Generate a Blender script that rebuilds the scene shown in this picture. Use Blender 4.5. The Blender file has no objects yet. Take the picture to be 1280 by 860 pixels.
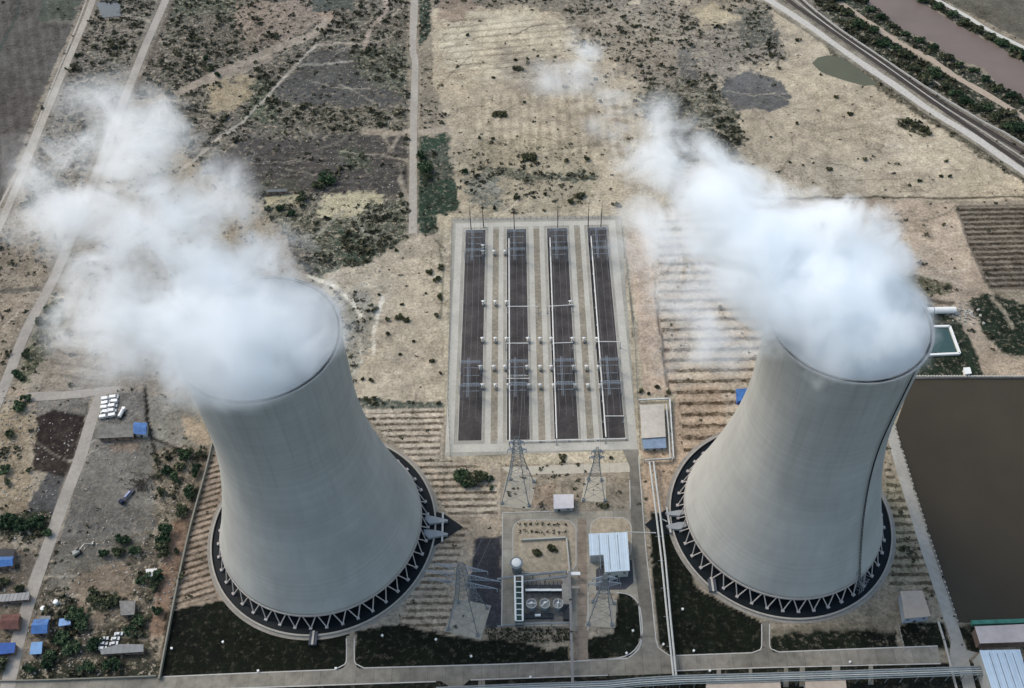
import bpy, math, random
import numpy as np
from mathutils import Vector, Matrix, Quaternion

C = bpy.context.scene
COL = C.collection
R = math.radians
rnd = random.Random(7)
nr = np.random.default_rng(11)

# ------------------------------------------------------------------ camera
CAM_H, PITCH, ROLL, FPX, YAW = 487.6, R(50.18), R(-2.28), 1242.9, R(1.56)
_fh = np.array([-math.sin(YAW), math.cos(YAW), 0.0])
_ri = np.array([math.cos(YAW), math.sin(YAW), 0.0])
_fw = _fh * math.cos(PITCH) + np.array([0, 0, -math.sin(PITCH)])
_up = np.cross(_ri, _fw)
_ri2 = math.cos(ROLL) * _ri + math.sin(ROLL) * _up
_up2 = -math.sin(ROLL) * _ri + math.cos(ROLL) * _up
cam = bpy.data.cameras.new("camera")
cam.sensor_width = 36
cam.lens = 36 * FPX / 1280
cam.clip_start = 1
cam.clip_end = 12000
cam_o = bpy.data.objects.new("camera", cam)
COL.objects.link(cam_o)
M = Matrix(((_ri2[0], _up2[0], -_fw[0], 0), (_ri2[1], _up2[1], -_fw[1], 0), (_ri2[2], _up2[2], -_fw[2], CAM_H), (0, 0, 0, 1)))
cam_o.matrix_world = M
C.camera = cam_o

# ------------------------------------------------------------------ light
SUN_EL, SUN_AZ = R(46), R(-58)          # azimuth from +Y towards +X
w = bpy.data.worlds.new("World")
C.world = w
w.use_nodes = True
nt = w.node_tree
sky = nt.nodes.new('ShaderNodeTexSky')
sky.sky_type = 'NISHITA'
sky.sun_disc = False
sky.sun_elevation = SUN_EL
sky.sun_rotation = SUN_AZ
sky.air_density = 1.6
sky.dust_density = 3.0
bg = nt.nodes['Background']
bg.inputs[1].default_value = 0.15
nt.links.new(sky.outputs[0], bg.inputs[0])
sl = bpy.data.lights.new("sun", 'SUN')
sl.energy = 1.05
sl.angle = R(22)
sl.color = (1.0, 0.95, 0.88)
so = bpy.data.objects.new("sun", sl)
COL.objects.link(so)
sd = Vector((math.sin(SUN_AZ) * math.cos(SUN_EL), math.cos(SUN_AZ) * math.cos(SUN_EL), math.sin(SUN_EL)))
so.rotation_euler = (-sd).to_track_quat('-Z', 'Y').to_euler()
so.location = (0, 0, 600)
C.view_settings.view_transform = 'Standard'
C.view_settings.look = 'None'
C.view_settings.gamma = 1
C.view_settings.exposure = 0.66
C.cycles.max_bounces = 30
C.cycles.volume_bounces = 28
C.cycles.diffuse_bounces = 2
C.cycles.glossy_bounces = 2
C.cycles.transparent_max_bounces = 8
C.cycles.volume_max_steps = 128
C.cycles.use_adaptive_sampling = True

# ------------------------------------------------------------------ helpers
def proj(x, y, z=0):
    dx, dy, dz = x, y, z - CAM_H
    d = dx * _fw[0] + dy * _fw[1] + dz * _fw[2]
    return (640 + FPX * (dx * _ri2[0] + dy * _ri2[1] + dz * _ri2[2]) / d, 430 - FPX * (dx * _up2[0] + dy * _up2[1] + dz * _up2[2]) / d)

def P(px, py, z=0.0):
    d = _fw + (px - 640) / FPX * _ri2 - (py - 430) / FPX * _up2
    s = (z - CAM_H) / d[2]
    return Vector((d[0] * s, d[1] * s, z))

AK = 0.80
def lin(c):
    return [((v / 255) / 12.92 if v <= 10 else ((v / 255 + 0.055) / 1.055) ** 2.4) for v in c]
def alb(c, k=AK):
    return [min(.85, v * k) for v in lin(c)]

MATS = {}
def mat(name, rgb, rough=0.85, var=0.25, scale=0.35, metal=0.0, k=AK, bump=0.0, joints=None, spec=0.3, var2=0.0):
    if name in MATS: return MATS[name]
    m = bpy.data.materials.new(name); m.use_nodes = True
    n = m.node_tree.nodes; l = m.node_tree.links
    b = n['Principled BSDF']
    b.inputs['Roughness'].default_value = rough
    b.inputs['Metallic'].default_value = metal
    b.inputs['Specular IOR Level'].default_value = spec
    if rgb[0] >= rgb[1] > rgb[2] and rgb[0] - rgb[2] < 62 and rgb[0] > 90:
        g_ = sum(rgb) / 3; rgb = tuple(g_ + (c - g_) * .72 for c in rgb)
    a = alb(rgb, k)
    tc = n.new('ShaderNodeNewGeometry')
    nz = n.new('ShaderNodeTexNoise'); nz.inputs['Scale'].default_value = scale; nz.inputs['Detail'].default_value = 6
    nz.inputs['Roughness'].default_value = 0.65
    l.new(tc.outputs['Position'], nz.inputs['Vector'])
    rp = n.new('ShaderNodeValToRGB')
    rp.color_ramp.elements[0].position = 0.32; rp.color_ramp.elements[1].position = 0.68
    rp.color_ramp.elements[0].color = [v * (1 - var) for v in a] + [1]
    rp.color_ramp.elements[1].color = [min(.9, v * (1 + var)) for v in a] + [1]
    l.new(nz.outputs[0], rp.inputs[0])
    out = rp.outputs[0]
    if joints:
        br = n.new('ShaderNodeTexBrick')
        br.inputs['Scale'].default_value = 1
        br.inputs['Brick Width'].default_value = joints[0]; br.inputs['Row Height'].default_value = joints[1]
        br.inputs['Mortar Size'].default_value = joints[2]; br.offset = 0
        br.inputs['Color1'].default_value = (1, 1, 1, 1); br.inputs['Color2'].default_value = (.86, .86, .86, 1)
        br.inputs['Mortar'].default_value = (.5, .5, .5, 1)
        if len(joints) > 3:
            mp = n.new('ShaderNodeMapping'); mp.inputs['Rotation'].default_value = (0, 0, joints[3])
            l.new(tc.outputs['Position'], mp.inputs['Vector']); l.new(mp.outputs[0], br.inputs['Vector'])
        else:
            l.new(tc.outputs['Position'], br.inputs['Vector'])
        mx = n.new('ShaderNodeMix'); mx.data_type = 'RGBA'; mx.blend_type = 'MULTIPLY'; mx.inputs[0].default_value = 1
        l.new(out, mx.inputs[6]); l.new(br.outputs[0], mx.inputs[7]); out = mx.outputs[2]
    if var2:
        n2 = n.new('ShaderNodeTexNoise'); n2.inputs['Scale'].default_value = scale * 0.12; n2.inputs['Detail'].default_value = 3
        l.new(tc.outputs['Position'], n2.inputs['Vector'])
        mr = n.new('ShaderNodeMapRange'); mr.inputs[1].default_value = .35; mr.inputs[2].default_value = .65
        mr.inputs[3].default_value = 1 - var2; mr.inputs[4].default_value = 1 + var2
        l.new(n2.outputs[0], mr.inputs[0])
        mx = n.new('ShaderNodeMix'); mx.data_type = 'RGBA'; mx.blend_type = 'MULTIPLY'; mx.inputs[0].default_value = 1
        l.new(out, mx.inputs[6]); l.new(mr.outputs[0], mx.inputs[7]); out = mx.outputs[2]
    l.new(out, b.inputs['Base Color'])
    if bump:
        bp = n.new('ShaderNodeBump'); bp.inputs['Strength'].default_value = bump; bp.inputs['Distance'].default_value = 0.3
        l.new(nz.outputs[0], bp.inputs['Height']); l.new(bp.outputs[0], b.inputs['Normal'])
    MATS[name] = m
    return m

class MB:
    def __init__(s): s.v = []; s.f = []
    def add(s, vs, fs):
        o = len(s.v); s.v += [tuple(p) for p in vs]; s.f += [tuple(i + o for i in f) for f in fs]; return s
    def box(s, c, d, rz=0, taper=1.0):
        hx, hy, hz = d[0] / 2, d[1] / 2, d[2] / 2; vs = []
        for z, k in ((-hz, 1), (hz, taper)):
            for x, y in ((-hx, -hy), (hx, -hy), (hx, hy), (-hx, hy)):
                x2, y2 = x * k, y * k
                vs.append((c[0] + x2 * math.cos(rz) - y2 * math.sin(rz), c[1] + x2 * math.sin(rz) + y2 * math.cos(rz), c[2] + z))
        return s.add(vs, [(3, 2, 1, 0), (4, 5, 6, 7), (0, 1, 5, 4), (1, 2, 6, 5), (2, 3, 7, 6), (3, 0, 4, 7)])
    def bar(s, a, b, r, n=4, r2=None):
        a = Vector(a); b = Vector(b); d = (b - a)
        if d.length < 1e-6: return s
        d.normalize(); t = Vector((0, 0, 1)) if abs(d.z) < .95 else Vector((1, 0, 0))
        u = d.cross(t).normalized(); v = d.cross(u); r2 = r if r2 is None else r2
        vs = []
        for p, q in ((a, r), (b, r2)):
            for i in range(n):
                an = 2 * math.pi * (i + .5) / n
                vs.append(p + u * math.cos(an) * q + v * math.sin(an) * q)
        fs = [(i, (i + 1) % n, n + (i + 1) % n, n + i) for i in range(n)] + [tuple(range(n))[::-1], tuple(range(n, 2 * n))]
        return s.add(vs, fs)
    def poly(s, pts, r, n=6):
        for a, b in zip(pts[:-1], pts[1:]): s.bar(a, b, r, n)
        return s
    def prism(s, pts, z0, z1):
        n = len(pts)
        ar = sum(pts[i][0] * pts[(i + 1) % n][1] - pts[(i + 1) % n][0] * pts[i][1] for i in range(n))
        if ar < 0: pts = pts[::-1]
        vs = [(p[0], p[1], z0) for p in pts] + [(p[0], p[1], z1) for p in pts]
        return s.add(vs, [tuple(range(n))[::-1], tuple(range(n, 2 * n))] + [(i, (i + 1) % n, n + (i + 1) % n, n + i) for i in range(n)])
    def lathe(s, prof, n=32, c=(0, 0, 0), close=False):
        vs = []; m = len(prof)
        for r, z in prof:
            for i in range(n):
                a = 2 * math.pi * i / n; vs.append((c[0] + r * math.cos(a), c[1] + r * math.sin(a), c[2] + z))
        fs = []
        for j in range(m if close else m - 1):
            for i in range(n):
                j2 = (j + 1) % m
                fs.append((j * n + i, j * n + (i + 1) % n, j2 * n + (i + 1) % n, j2 * n + i))
        return s.add(vs, fs)
    def dome(s, c, r, h, n=12, rings=4, z0=0):
        prof = [(r * math.cos(t * math.pi / 2 / rings), z0 + h * math.sin(t * math.pi / 2 / rings)) for t in range(rings + 1)]
        prof[-1] = (0.01, prof[-1][1])
        return s.lathe(prof, n, c)
    def build(s, name, m, parent=None, loc=(0, 0, 0), smooth=False):
        me = bpy.data.meshes.new(name); me.from_pydata(s.v, [], s.f); me.update()
        if m: me.materials.append(m)
        if smooth: me.shade_smooth()
        o = bpy.data.objects.new(name, me); COL.objects.link(o); o.location = loc
        if parent: o.parent = parent
        return o

def tag(o, label=None, cat=None, group=None, kind=None):
    if label: o['label'] = label
    if cat: o['category'] = cat
    if group: o['group'] = group
    if kind: o['kind'] = kind
    return o
def thing(name, label, cat, loc=(0, 0, 0), rz=0, group=None):
    o = bpy.data.objects.new(name, None); COL.objects.link(o); o.location = loc; o.rotation_euler = (0, 0, rz)
    o.empty_display_size = 1
    return tag(o, label, cat, group)
def struct(name, mb, m): return tag(mb.build(name, m), kind='structure')
def dup(root, loc, rz, label, scale=None):
    r = root.copy(); COL.objects.link(r); r.location = loc; r.rotation_euler = (0, 0, rz); r['label'] = label
    if scale: r.scale = scale
    for ch in list(root.children):
        c = ch.copy(); COL.objects.link(c); c.parent = r
        for g in list(ch.children):
            d = g.copy(); COL.objects.link(d); d.parent = c
    return r
ORD = ['first', 'second', 'third', 'fourth', 'fifth', 'sixth', 'seventh', 'eighth', 'ninth', 'tenth', 'eleventh', 'twelfth', 'thirteenth', 'fourteenth', 'fifteenth', 'sixteenth', 'seventeenth', 'eighteenth', 'nineteenth', 'twentieth', 'twenty-first', 'twenty-second', 'twenty-third', 'twenty-fourth']

# ------------------------------------------------------------------ noise in numpy
def vnoise(x, y, seed):
    xi = np.floor(x).astype(np.int64); yi = np.floor(y).astype(np.int64)
    fx = x - xi; fy = y - yi; fx = fx * fx * (3 - 2 * fx); fy = fy * fy * (3 - 2 * fy)
    def h(a, b):
        n = (a * 374761393 + b * 668265263 + seed * 1442695041) & 0xffffffff
        n = ((n ^ (n >> 13)) * 1274126177) & 0xffffffff
        return ((n ^ (n >> 16)) & 0xffff) / 65535.0
    return (h(xi, yi) * (1 - fx) + h(xi + 1, yi) * fx) * (1 - fy) + (h(xi, yi + 1) * (1 - fx) + h(xi + 1, yi + 1) * fx) * fy
def fbm(x, y, seed, o=4):
    s = 0; a = .5; t = 0
    for i in range(o):
        s = s + a * vnoise(x * 2 ** i + 17.3 * i, y * 2 ** i - 9.1 * i, seed + i); t += a; a *= .55
    return s / t
def inpoly(x, y, poly):
    r = np.zeros(x.shape, bool); n = len(poly)
    for i in range(n):
        x1, y1 = poly[i]; x2, y2 = poly[(i + 1) % n]
        if y1 == y2: continue
        c = ((y1 > y) != (y2 > y)) & (x < (x2 - x1) * (y - y1) / (y2 - y1) + x1)
        r ^= c
    return r
def segdist(x, y, pts):
    d = np.full(x.shape, 1e9)
    for (x1, y1), (x2, y2) in zip(pts[:-1], pts[1:]):
        dx, dy = x2 - x1, y2 - y1; t = np.clip(((x - x1) * dx + (y - y1) * dy) / (dx * dx + dy * dy), 0, 1)
        d = np.minimum(d, np.hypot(x - x1 - t * dx, y - y1 - t * dy))
    return d

# ------------------------------------------------------------------ ground
# zones: outline in the photo's ground plane, colour, edge raggedness, scrub density, strength
Z = [
 ([(-400,-300),(1700,-300),(1700,1300),(-400,1300)], (146,134,116), 0, .22, 1),
 ([(-200,-300),(106,0),(60,100),(0,255),(-300,600)], (90,86,82), 2, .01, 1),
 ([(45,-60),(112,-20),(95,24),(50,26)], (74,84,75), 5, .1, .8),
 ([(70,22),(95,24),(92,32),(60,30)], (125,120,112), 5, .0, .6),
 ([(0,120),(60,90),(40,170),(0,230)], (98,90,88), 14, .0, .6),
 ([(118,-40),(205,-40),(165,105),(140,190),(60,260),(28,245)], (116,109,99), 5, .70, 1),
 ([(118,-20),(150,2),(152,22),(128,24)], (52,62,66), 3, .3, 1),
 ([(205,-200),(515,-200),(517,290),(390,350),(330,260),(230,190),(150,140)], (106,101,92), 6, .66, 1),
 ([(290,0),(395,0),(400,30),(345,55),(300,60)], (140,124,112), 10, .45, .9),
 ([(205,30),(262,50),(255,95),(240,108),(190,108)], (112,106,96), 6, .85, 1),
 ([(215,-40),(290,-40),(290,18),(232,22),(208,30)], (82,90,78), 8, .7, 1),
 ([(260,105),(315,95),(320,120),(290,135),(262,130)], (158,142,112), 10, .3, .9),
 ([(375,85),(392,62),(450,56),(478,70),(470,100),(500,120),(508,135),(430,142),(350,132),(345,112)], (76,76,76), 5, .2, 1),
 ([(325,98),(345,90),(345,150),(300,150),(310,125)], (82,92,76), 9, .7, .9),
 ([(430,60),(450,55),(515,60),(515,120),(470,105),(450,90)], (92,96,84), 8, .65, .9),
 ([(350,130),(500,135),(500,165),(340,172)], (110,106,92), 8, .72, .9),
 ([(250,212),(262,195),(310,172),(345,176),(430,170),(505,165),(512,236),(425,243),(402,236),(330,241)], (76,73,72), 6, .22, 1),
 ([(385,-30),(442,-30),(440,12),(390,14)], (74,80,76), 3, .2, 1),
 ([(395,15),(420,15),(412,30)], (165,140,120), 2, .0, 1),
 ([(425,190),(460,180),(470,215),(430,215)], (70,80,66), 9, .5, .8),
 ([(322,223),(372,221),(374,239),(325,242)], (76,76,70), 1, .2, 1),
 ([(330,246),(374,242),(377,256),(330,259)], (172,164,130), 2, .15, 1),
 ([(408,243),(482,240),(476,256),(440,270),(412,284),(398,266)], (176,167,132), 4, .38, 1),
 ([(335,262),(400,255),(400,290),(370,310)], (104,104,90), 8, .75, 1),
 ([(385,290),(445,268),(516,238),(517,300),(450,335),(395,345)], (96,100,84), 8, .8, 1),
 ([(415,290),(440,284),(470,310),(458,332),(420,320)], (60,76,62), 7, .85, 1),
 ([(521,172),(556,168),(565,220),(583,258),(556,272),(548,293),(524,290)], (44,64,52), 4, .25, 1),
 ([(530,190),(556,185),(562,225),(535,232)], (92,94,84), 8, .4, .7),
 ([(522,-60),(537,-60),(538,40),(524,62)], (50,66,58), 2, .5, 1),
 ([(523,62),(543,55),(548,165),(523,165)], (132,122,106), 3, .35, 1),
 ([(538,-200),(940,-200),(961,0),(1052,61),(1170,148),(1280,222),(1280,250),(850,250),(800,270),(575,268),(560,160),(541,100)], (176,161,136), 2, .05, 1),
 ([(545,20),(640,12),(720,28),(740,60),(640,92),(550,95)], (182,171,148), 14, .03, .9),
 ([(535,-20),(800,-20),(780,8),(700,14),(600,8),(540,10)], (118,112,102), 5, .45, .9),
 ([(690,5),(950,-10),(975,40),(990,70),(935,85),(900,92),(880,150),(850,150),(800,105),(720,50)], (142,132,118), 10, .5, 1),
 ([(860,10),(905,5),(925,28),(880,32)], (172,158,130), 6, .05, 1),
 ([(925,10),(958,15),(975,45),(960,60),(925,55)], (92,94,88), 7, .6, .9),
 ([(845,55),(868,60),(870,105),(845,110)], (96,97,98), 8, .4, .8),
 ([(800,120),(870,100),(905,110),(932,150),(925,205),(850,210),(815,165)], (108,106,90), 9, .82, 1),
 ([(905,95),(941,88),(978,100),(988,126),(962,138),(921,139),(900,118)], (94,94,95), 3, .08, 1),
 ([(620,60),(760,80),(760,110),(640,112)], (160,148,132), 14, .2, .6),
 ([(560,180),(640,170),(735,185),(748,235),(720,262),(590,268),(572,235)], (158,146,120), 10, .42, .9),
 ([(600,212),(735,214),(738,225),(610,226)], (88,94,80), 7, .8, .9),
 ([(575,220),(628,222),(625,255),(588,258)], (118,120,112), 8, .6, .9),
 ([(1120,148),(1148,152),(1165,166),(1158,172),(1125,158)], (70,72,55), 2, .9, 1),
 ([(560,-100),(600,-100),(590,20),(548,30)], (140,118,104), 8, .2, .7),
 ([(1030,250),(1195,252),(1240,368),(1180,385),(1150,372),(1110,340)], (172,152,130), 4, .03, 1),
 ([(1088,272),(1128,272),(1128,288),(1090,288)], (128,114,90), 6, .4, .9),
 ([(1135,276),(1165,278),(1170,296),(1138,295)], (140,122,100), 7, .2, .8),
 ([(1120,340),(1160,345),(1195,362),(1150,368),(1128,360)], (92,92,70), 6, .5, .9),
 ([(1193,256),(1300,254),(1300,362),(1236,362),(1208,305)], (112,102,90), 1, .03, 1),
 ([(1180,-60),(1400,-60),(1400,110),(1280,50),(1175,-2)], (100,96,86), 1, .02, 1),
 ([(1100,-60),(1175,-60),(1175,0),(1238,40),(1300,72),(1300,90),(1245,57),(1208,37),(1143,0)], (52,64,54), 3, 1.0, 1),
 ([(1050,-60),(1083,-30),(1083,0),(1129,37),(1186,69),(1245,104),(1300,134),(1300,160),(1230,118),(1160,72),(1090,28),(1046,-5)], (58,66,56), 2, .9, 1),
 ([(980,-60),(1045,-30),(1120,52),(1190,95),(1300,160),(1300,195),(1230,150),(1150,105),(1087,60),(1030,22)], (60,70,58), 3, 1.0, 1),
 ([(930,-60),(985,-40),(1040,28),(1087,60),(1158,108),(1259,167),(1300,190),(1300,226),(1210,165),(1120,107),(1052,60),(961,0)], (112,105,94), 1, .25, 1),
 ([(1020,44),(1052,64),(1100,98),(1200,165),(1300,226),(1300,240),(1185,168),(1098,112),(1040,72)], (84,80,62), 3, .6, .9),
 ([(-300,480),(-20,470),(0,270),(60,300),(70,330),(35,420),(0,500)], (142,127,108), 5, .4, 1),
 ([(60,300),(240,260),(300,480),(245,492),(30,492),(60,400)], (136,126,113), 4, .2, 1),
 ([(40,400),(70,360),(90,400),(30,480),(20,470)], (80,86,66), 6, .7, .9),
 ([(400,342),(460,330),(517,292),(562,300),(556,512),(447,510),(405,400)], (176,161,136), 4, .05, 1),
 ([(395,368),(455,365),(472,400),(455,450),(440,486),(425,440)], (146,142,128), 8, .42, .9),
 ([(445,496),(560,503),(562,508),(545,512),(450,514)], (88,94,84), 2, .4, 1),
 ([(545,268),(800,262),(815,300),(845,490),(806,562),(800,580),(560,580)], (178,165,140), 2, .03, 1),
 ([(800,262),(818,300),(847,492),(806,492),(783,300)], (180,158,136), 2, .02, 1),
 ([(812,262),(965,250),(1040,252),(1040,340),(980,420),(920,530),(900,575),(855,572),(848,490),(822,380)], (176,160,140), 2, .10, 1),
 ([(447,512),(558,510),(552,574),(625,580),(624,645),(560,648),(520,580)], (178,163,142), 2, .05, 1),
 ([(545,645),(630,642),(630,672),(592,674),(606,786),(560,800),(500,782),(520,700)], (168,149,124), 3, .08, 1),
 ([(590,673),(629,671),(629,785),(607,786),(585,745)], (60,60,66), 3, .0, 1),
 ([(262,562),(292,575),(275,650),(266,690),(277,752),(204,766)], (152,133,115), 1, .05, 1),
 ([(845,490),(900,480),(905,570),(840,600),(835,640),(806,640),(803,560),(840,560)], (172,148,124), 4, .1, 1),
 ([(1098,560),(1115,552),(1182,745),(1165,792),(960,796),(1000,770),(1090,740)], (150,137,116), 3, .2, 1),
 ([(1105,600),(1125,600),(1150,690),(1120,740),(1100,700)], (130,124,100), 6, .5, .7),
 ([(1212,375),(1236,368),(1264,374),(1300,384),(1300,447),(1250,440),(1230,415),(1220,392)], (34,48,36), 3, .25, 1),
 ([(1100,478),(1150,372),(1190,396),(1203,408),(1216,430),(1234,472)], (36,50,38), 3, .2, 1),
 ([(1186,380),(1206,374),(1228,415),(1255,446),(1300,449),(1300,474),(1233,472),(1215,430),(1200,405)], (166,148,128), 2, .03, 1),
 ([(45,498),(112,494),(110,522),(45,526)], (112,107,102), 2, .2, 1),
 ([(0,505),(45,520),(35,640),(-10,640)], (142,126,102), 4, .4, 1),
 ([(45,522),(68,513),(105,520),(100,560),(82,600),(60,592),(42,590)], (47,38,36), 2, .03, 1),
 ([(62,592),(86,598),(74,652),(28,652),(40,622)], (78,78,80), 3, .05, 1),
 ([(132,492),(182,489),(190,540),(240,560),(225,620),(190,662),(75,682),(92,610),(118,540)], (106,103,98), 2, .12, 1),
 ([(140,552),(175,548),(175,562),(142,566)], (135,112,92), 4, .1, .7),
 ([(182,494),(245,498),(262,560),(240,565),(190,545)], (128,124,115), 3, .12, 1),
 ([(228,520),(258,528),(262,560),(232,552)], (165,145,118), 4, .15, .9),
 ([(196,560),(262,560),(235,665),(200,680),(190,620)], (118,108,92), 5, .6, 1),
 ([(0,640),(68,640),(62,672),(-10,676)], (58,64,50), 5, .8, 1),
 ([(50,680),(190,662),(200,690),(196,852),(28,848)], (96,89,78), 5, .6, 1),
 ([(75,682),(130,665),(190,668),(150,700),(90,735),(62,735)], (110,106,98), 4, .12, .9),
 ([(95,722),(150,700),(172,742),(120,790),(95,770)], (130,113,96), 6, .15, .9),
 ([(214,655),(242,640),(228,702),(204,792),(184,800),(200,722)], (142,113,92), 3, .08, 1),
 ([(-100,670),(48,690),(30,852),(-100,860)], (104,94,82), 4, .25, 1),
 ([(30,740),(60,750),(40,850),(10,850)], (120,110,98), 4, .1, .6),
 ([(28,828),(205,826),(205,850),(26,856)], (46,50,40), 4, .9, 1),
 ([(65,735),(100,745),(95,830),(55,830)], (52,52,42), 5, .8, .85),
 ([(115,740),(150,740),(145,765),(112,770)], (44,52,40), 5, .9, 1),
 ([(120,790),(180,770),(190,830),(120,830)], (64,64,54), 6, .6, .9),
 # lawns of the power station
 ([(-100,852),(205,846),(440,850),(850,835),(1300,825),(1300,1300),(-100,1300)], (28,32,26), 1, .05, 1),
 ([(206,766),(276,750),(330,770),(437,792),(434,842),(200,852)], (19,25,17), 1, .02, 1),
 ([(443,788),(500,780),(560,795),(604,800),(650,800),(692,812),(712,806),(720,806),(720,830),(445,842)], (19,25,17), 2, .03, 1),
 ([(604,785),(713,786),(716,802),(692,813),(650,801),(603,801)], (146,131,108), 3, .1, 1),
 ([(724,798),(768,792),(772,740),(790,742),(801,762),(803,792),(792,820),(724,826)], (19,25,17), 1, .02, 1),
 ([(812,640),(838,640),(870,735),(957,780),(952,822),(840,826),(822,800),(816,720)], (19,25,17), 1, .02, 1),
 ([(962,785),(1120,786),(1124,812),(962,820)], (24,30,21), 2, .1, 1),
 ([(962,782),(1040,782),(1120,770),(1120,788),(962,792)], (120,110,92), 3, .1, .8),
 ([(1124,780),(1180,778),(1190,812),(1130,812)], (24,30,21), 1, .1, 1),
 ([(1190,782),(1220,782),(1225,815),(1215,818)], (34,40,30), 1, .1, 1),
 ([(660,600),(692,600),(690,635),(660,632)], (150,128,106), 5, .25, .8),
 ([(645,640),(719,642),(720,712),(645,714)], (166,150,122), 1, .1, 1),
 ([(733,648),(790,646),(792,670),(735,672)], (160,140,112), 1, .15, 1),
 ([(712,715),(734,715),(734,826),(712,826)], (132,116,98), 2, .05, .9),
]
# painted tracks: centre line, width px, colour, strength
T = [
 ([(955,4),(1006,36),(1040,60),(1083,91),(1119,115),(1166,149),(1214,178),(1257,208),(1300,237)], 3.4, (58,54,42), .9),
 ([(120,-40),(116,0),(72.5,105),(44,175),(8,263),(-25,330)], 15, (128,118,104), .8),
 ([(222,-40),(207,0),(182,57),(158,118),(81,317),(34,411),(7,479),(-20,540)], 20, (126,118,106), .75),
 ([(218,0),(195,55),(172,110)], 5, (92,80,74), .6),
 ([(128,489),(116,520),(100,573),(82,620),(64,672),(44,728),(24,795),(8,865)], 17, (132,122,108), .7),
 ([(518,-40),(516,60),(519,80),(517,150),(516,292)], 15, (150,136,118), .6),
 ([(930,-16),(961,0),(1008,30),(1040,53),(1083,83),(1119,107),(1166,140),(1214,169),(1257,199),(1300,228)], 14, (150,142,126), .7),
 ([(1112,530),(1136,616),(1152,668),(1170,722),(1188,775)], 15, (160,150,130), .7),
 ([(165,135),(215,118),(262,98),(300,80),(350,58),(392,44),(408,26)], 9, (158,145,130), .9),
 ([(262,98),(300,86),(335,70)], 14, (156,142,128), .7),
 ([(225,215),(275,172),(300,155),(330,125),(360,92),(395,56)], 3.4, (166,158,146), .9),
 ([(395,56),(420,53),(455,56)], 3, (165,155,140), .8),
 ([(372,83),(405,80),(440,76)], 2.2, (160,156,148), .7),
 ([(425,105),(455,120),(475,132)], 2, (150,142,132), .7),
 ([(480,-20),(484,12),(465,32),(455,60)], 5, (168,150,138), .8),
 ([(500,165),(480,170),(490,190),(500,165)], 5, (150,140,126), .8),
 ([(455,165),(520,165),(560,162)], 8, (162,148,130), .8),
 ([(500,200),(502,235)], 3, (130,122,110), .7),
 ([(500,225),(508,245),(515,262)], 7, (165,155,138), .7),
 ([(370,300),(400,290),(430,262)], 4, (150,146,132), .7),
 ([(440,270),(455,290),(480,300)], 4, (165,160,145), .6),
 ([(385,345),(420,358),(440,378),(452,396)], 4.5, (212,204,184), .9),
 ([(478,372),(472,392),(469,412),(466,442)], 5, (208,200,182), .9),
 ([(26,-30),(22,15),(0,62)], 5, (62,72,68), .8),
 ([(448,420),(452,450),(440,470)], 2.5, (196,190,174), .6),
 ([(0,485),(22,492),(40,500)], 10, (160,140,120), .7),
 ([(20,510),(38,500),(62,495)], 5, (60,58,46), .8),
 ([(850,247),(950,248),(1040,247.5),(1160,247),(1300,245.5)], 2.6, (70,62,50), .95),
 ([(1040,226),(1130,223)], 1.2, (110,100,82), .7),
 ([(545,95),(600,80),(690,76)], 1.4, (120,110,92), .6),
 ([(556,60),(600,45),(660,40)], 1.2, (135,124,104), .6),
 ([(600,100),(680,82),(770,92)], 1.2, (125,114,98), .5),
 ([(820,42),(860,44),(900,48)], 2, (85,78,72), .8),
 ([(975,62),(970,85)], 3, (80,70,60), .8),
 ([(818,365),(822,395),(830,440),(836,492)], 3.2, (72,66,60), .9),
 ([(808,262),(809,290)], 2, (110,104,90), .7),
 ([(817,330),(818,365)], 1.5, (90,84,74), .8),
 ([(776,275),(781,320),(788,372),(791,420)], 1.6, (70,62,50), .85),
 ([(553,275),(552,400),(556,500),(550,575)], 1.6, (140,130,104), .6),
 ([(563,275),(561,400),(558,560)], 1.4, (120,112,90), .5),
 ([(545,300),(558,315)], 2, (70,62,50), .9),
 ([(548,300),(553,330),(552,370),(551,395)], 3.2, (84,88,66), .6),
 ([(450,577),(500,568),(545,590),(560,640)], 7, (190,166,138), .6),
 ([(181,486),(184,520),(190,548),(197,580),(203,600)], 4.6, (30,27,22), 1),
 ([(190,546),(210,556),(236,570)], 3.6, (32,29,24), 1),
 ([(100,683),(140,676),(188,682)], 3, (58,58,46), .7),
 ([(262,560),(240,640),(222,720),(206,800),(196,850)], 7, (92,80,66), .6),
 ([(172,520),(188,690),(185,745),(178,830)], 4, (110,100,86), .3),
 ([(700,655),(704,700)], 2, (150,120,100), .8),
 ([(0,363),(46,363)], 7, (86,82,76), .85),
 ([(1060,735),(1110,712),(1135,700)], 6, (158,140,122), .4),
 ([(1240,372),(1258,392),(1266,410)], 4.5, (170,158,138), .8),
 ([(1118,392),(1150,398),(1205,405)], 3, (110,104,92), .6),
 ([(1190,392),(1200,396),(1208,404)], 8, (165,158,140), .6),
 ([(1150,372),(1170,376),(1190,378)], 5, (56,52,42), .8),
]
tr_ = random.Random(23)
def in_px(p, poly):
    return bool(inpoly(np.array([p[0]]), np.array([p[1]]), poly)[0])
OPEN = [[(545,10),(900,20),(960,70),(1000,90),(1180,180),(1250,240),(850,245),(580,262),(545,100)], [(400,345),(515,300),(556,310),(550,500),(450,505)],
        [(125,5),(500,5),(510,280),(400,340),(240,190),(60,250)], [(60,500),(180,500),(240,560),(200,700),(190,830),(60,830),(20,560)], [(1050,255),(1190,255),(1230,360),(1110,350)], [(10,280),(60,300),(40,400),(10,470)]]
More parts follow.
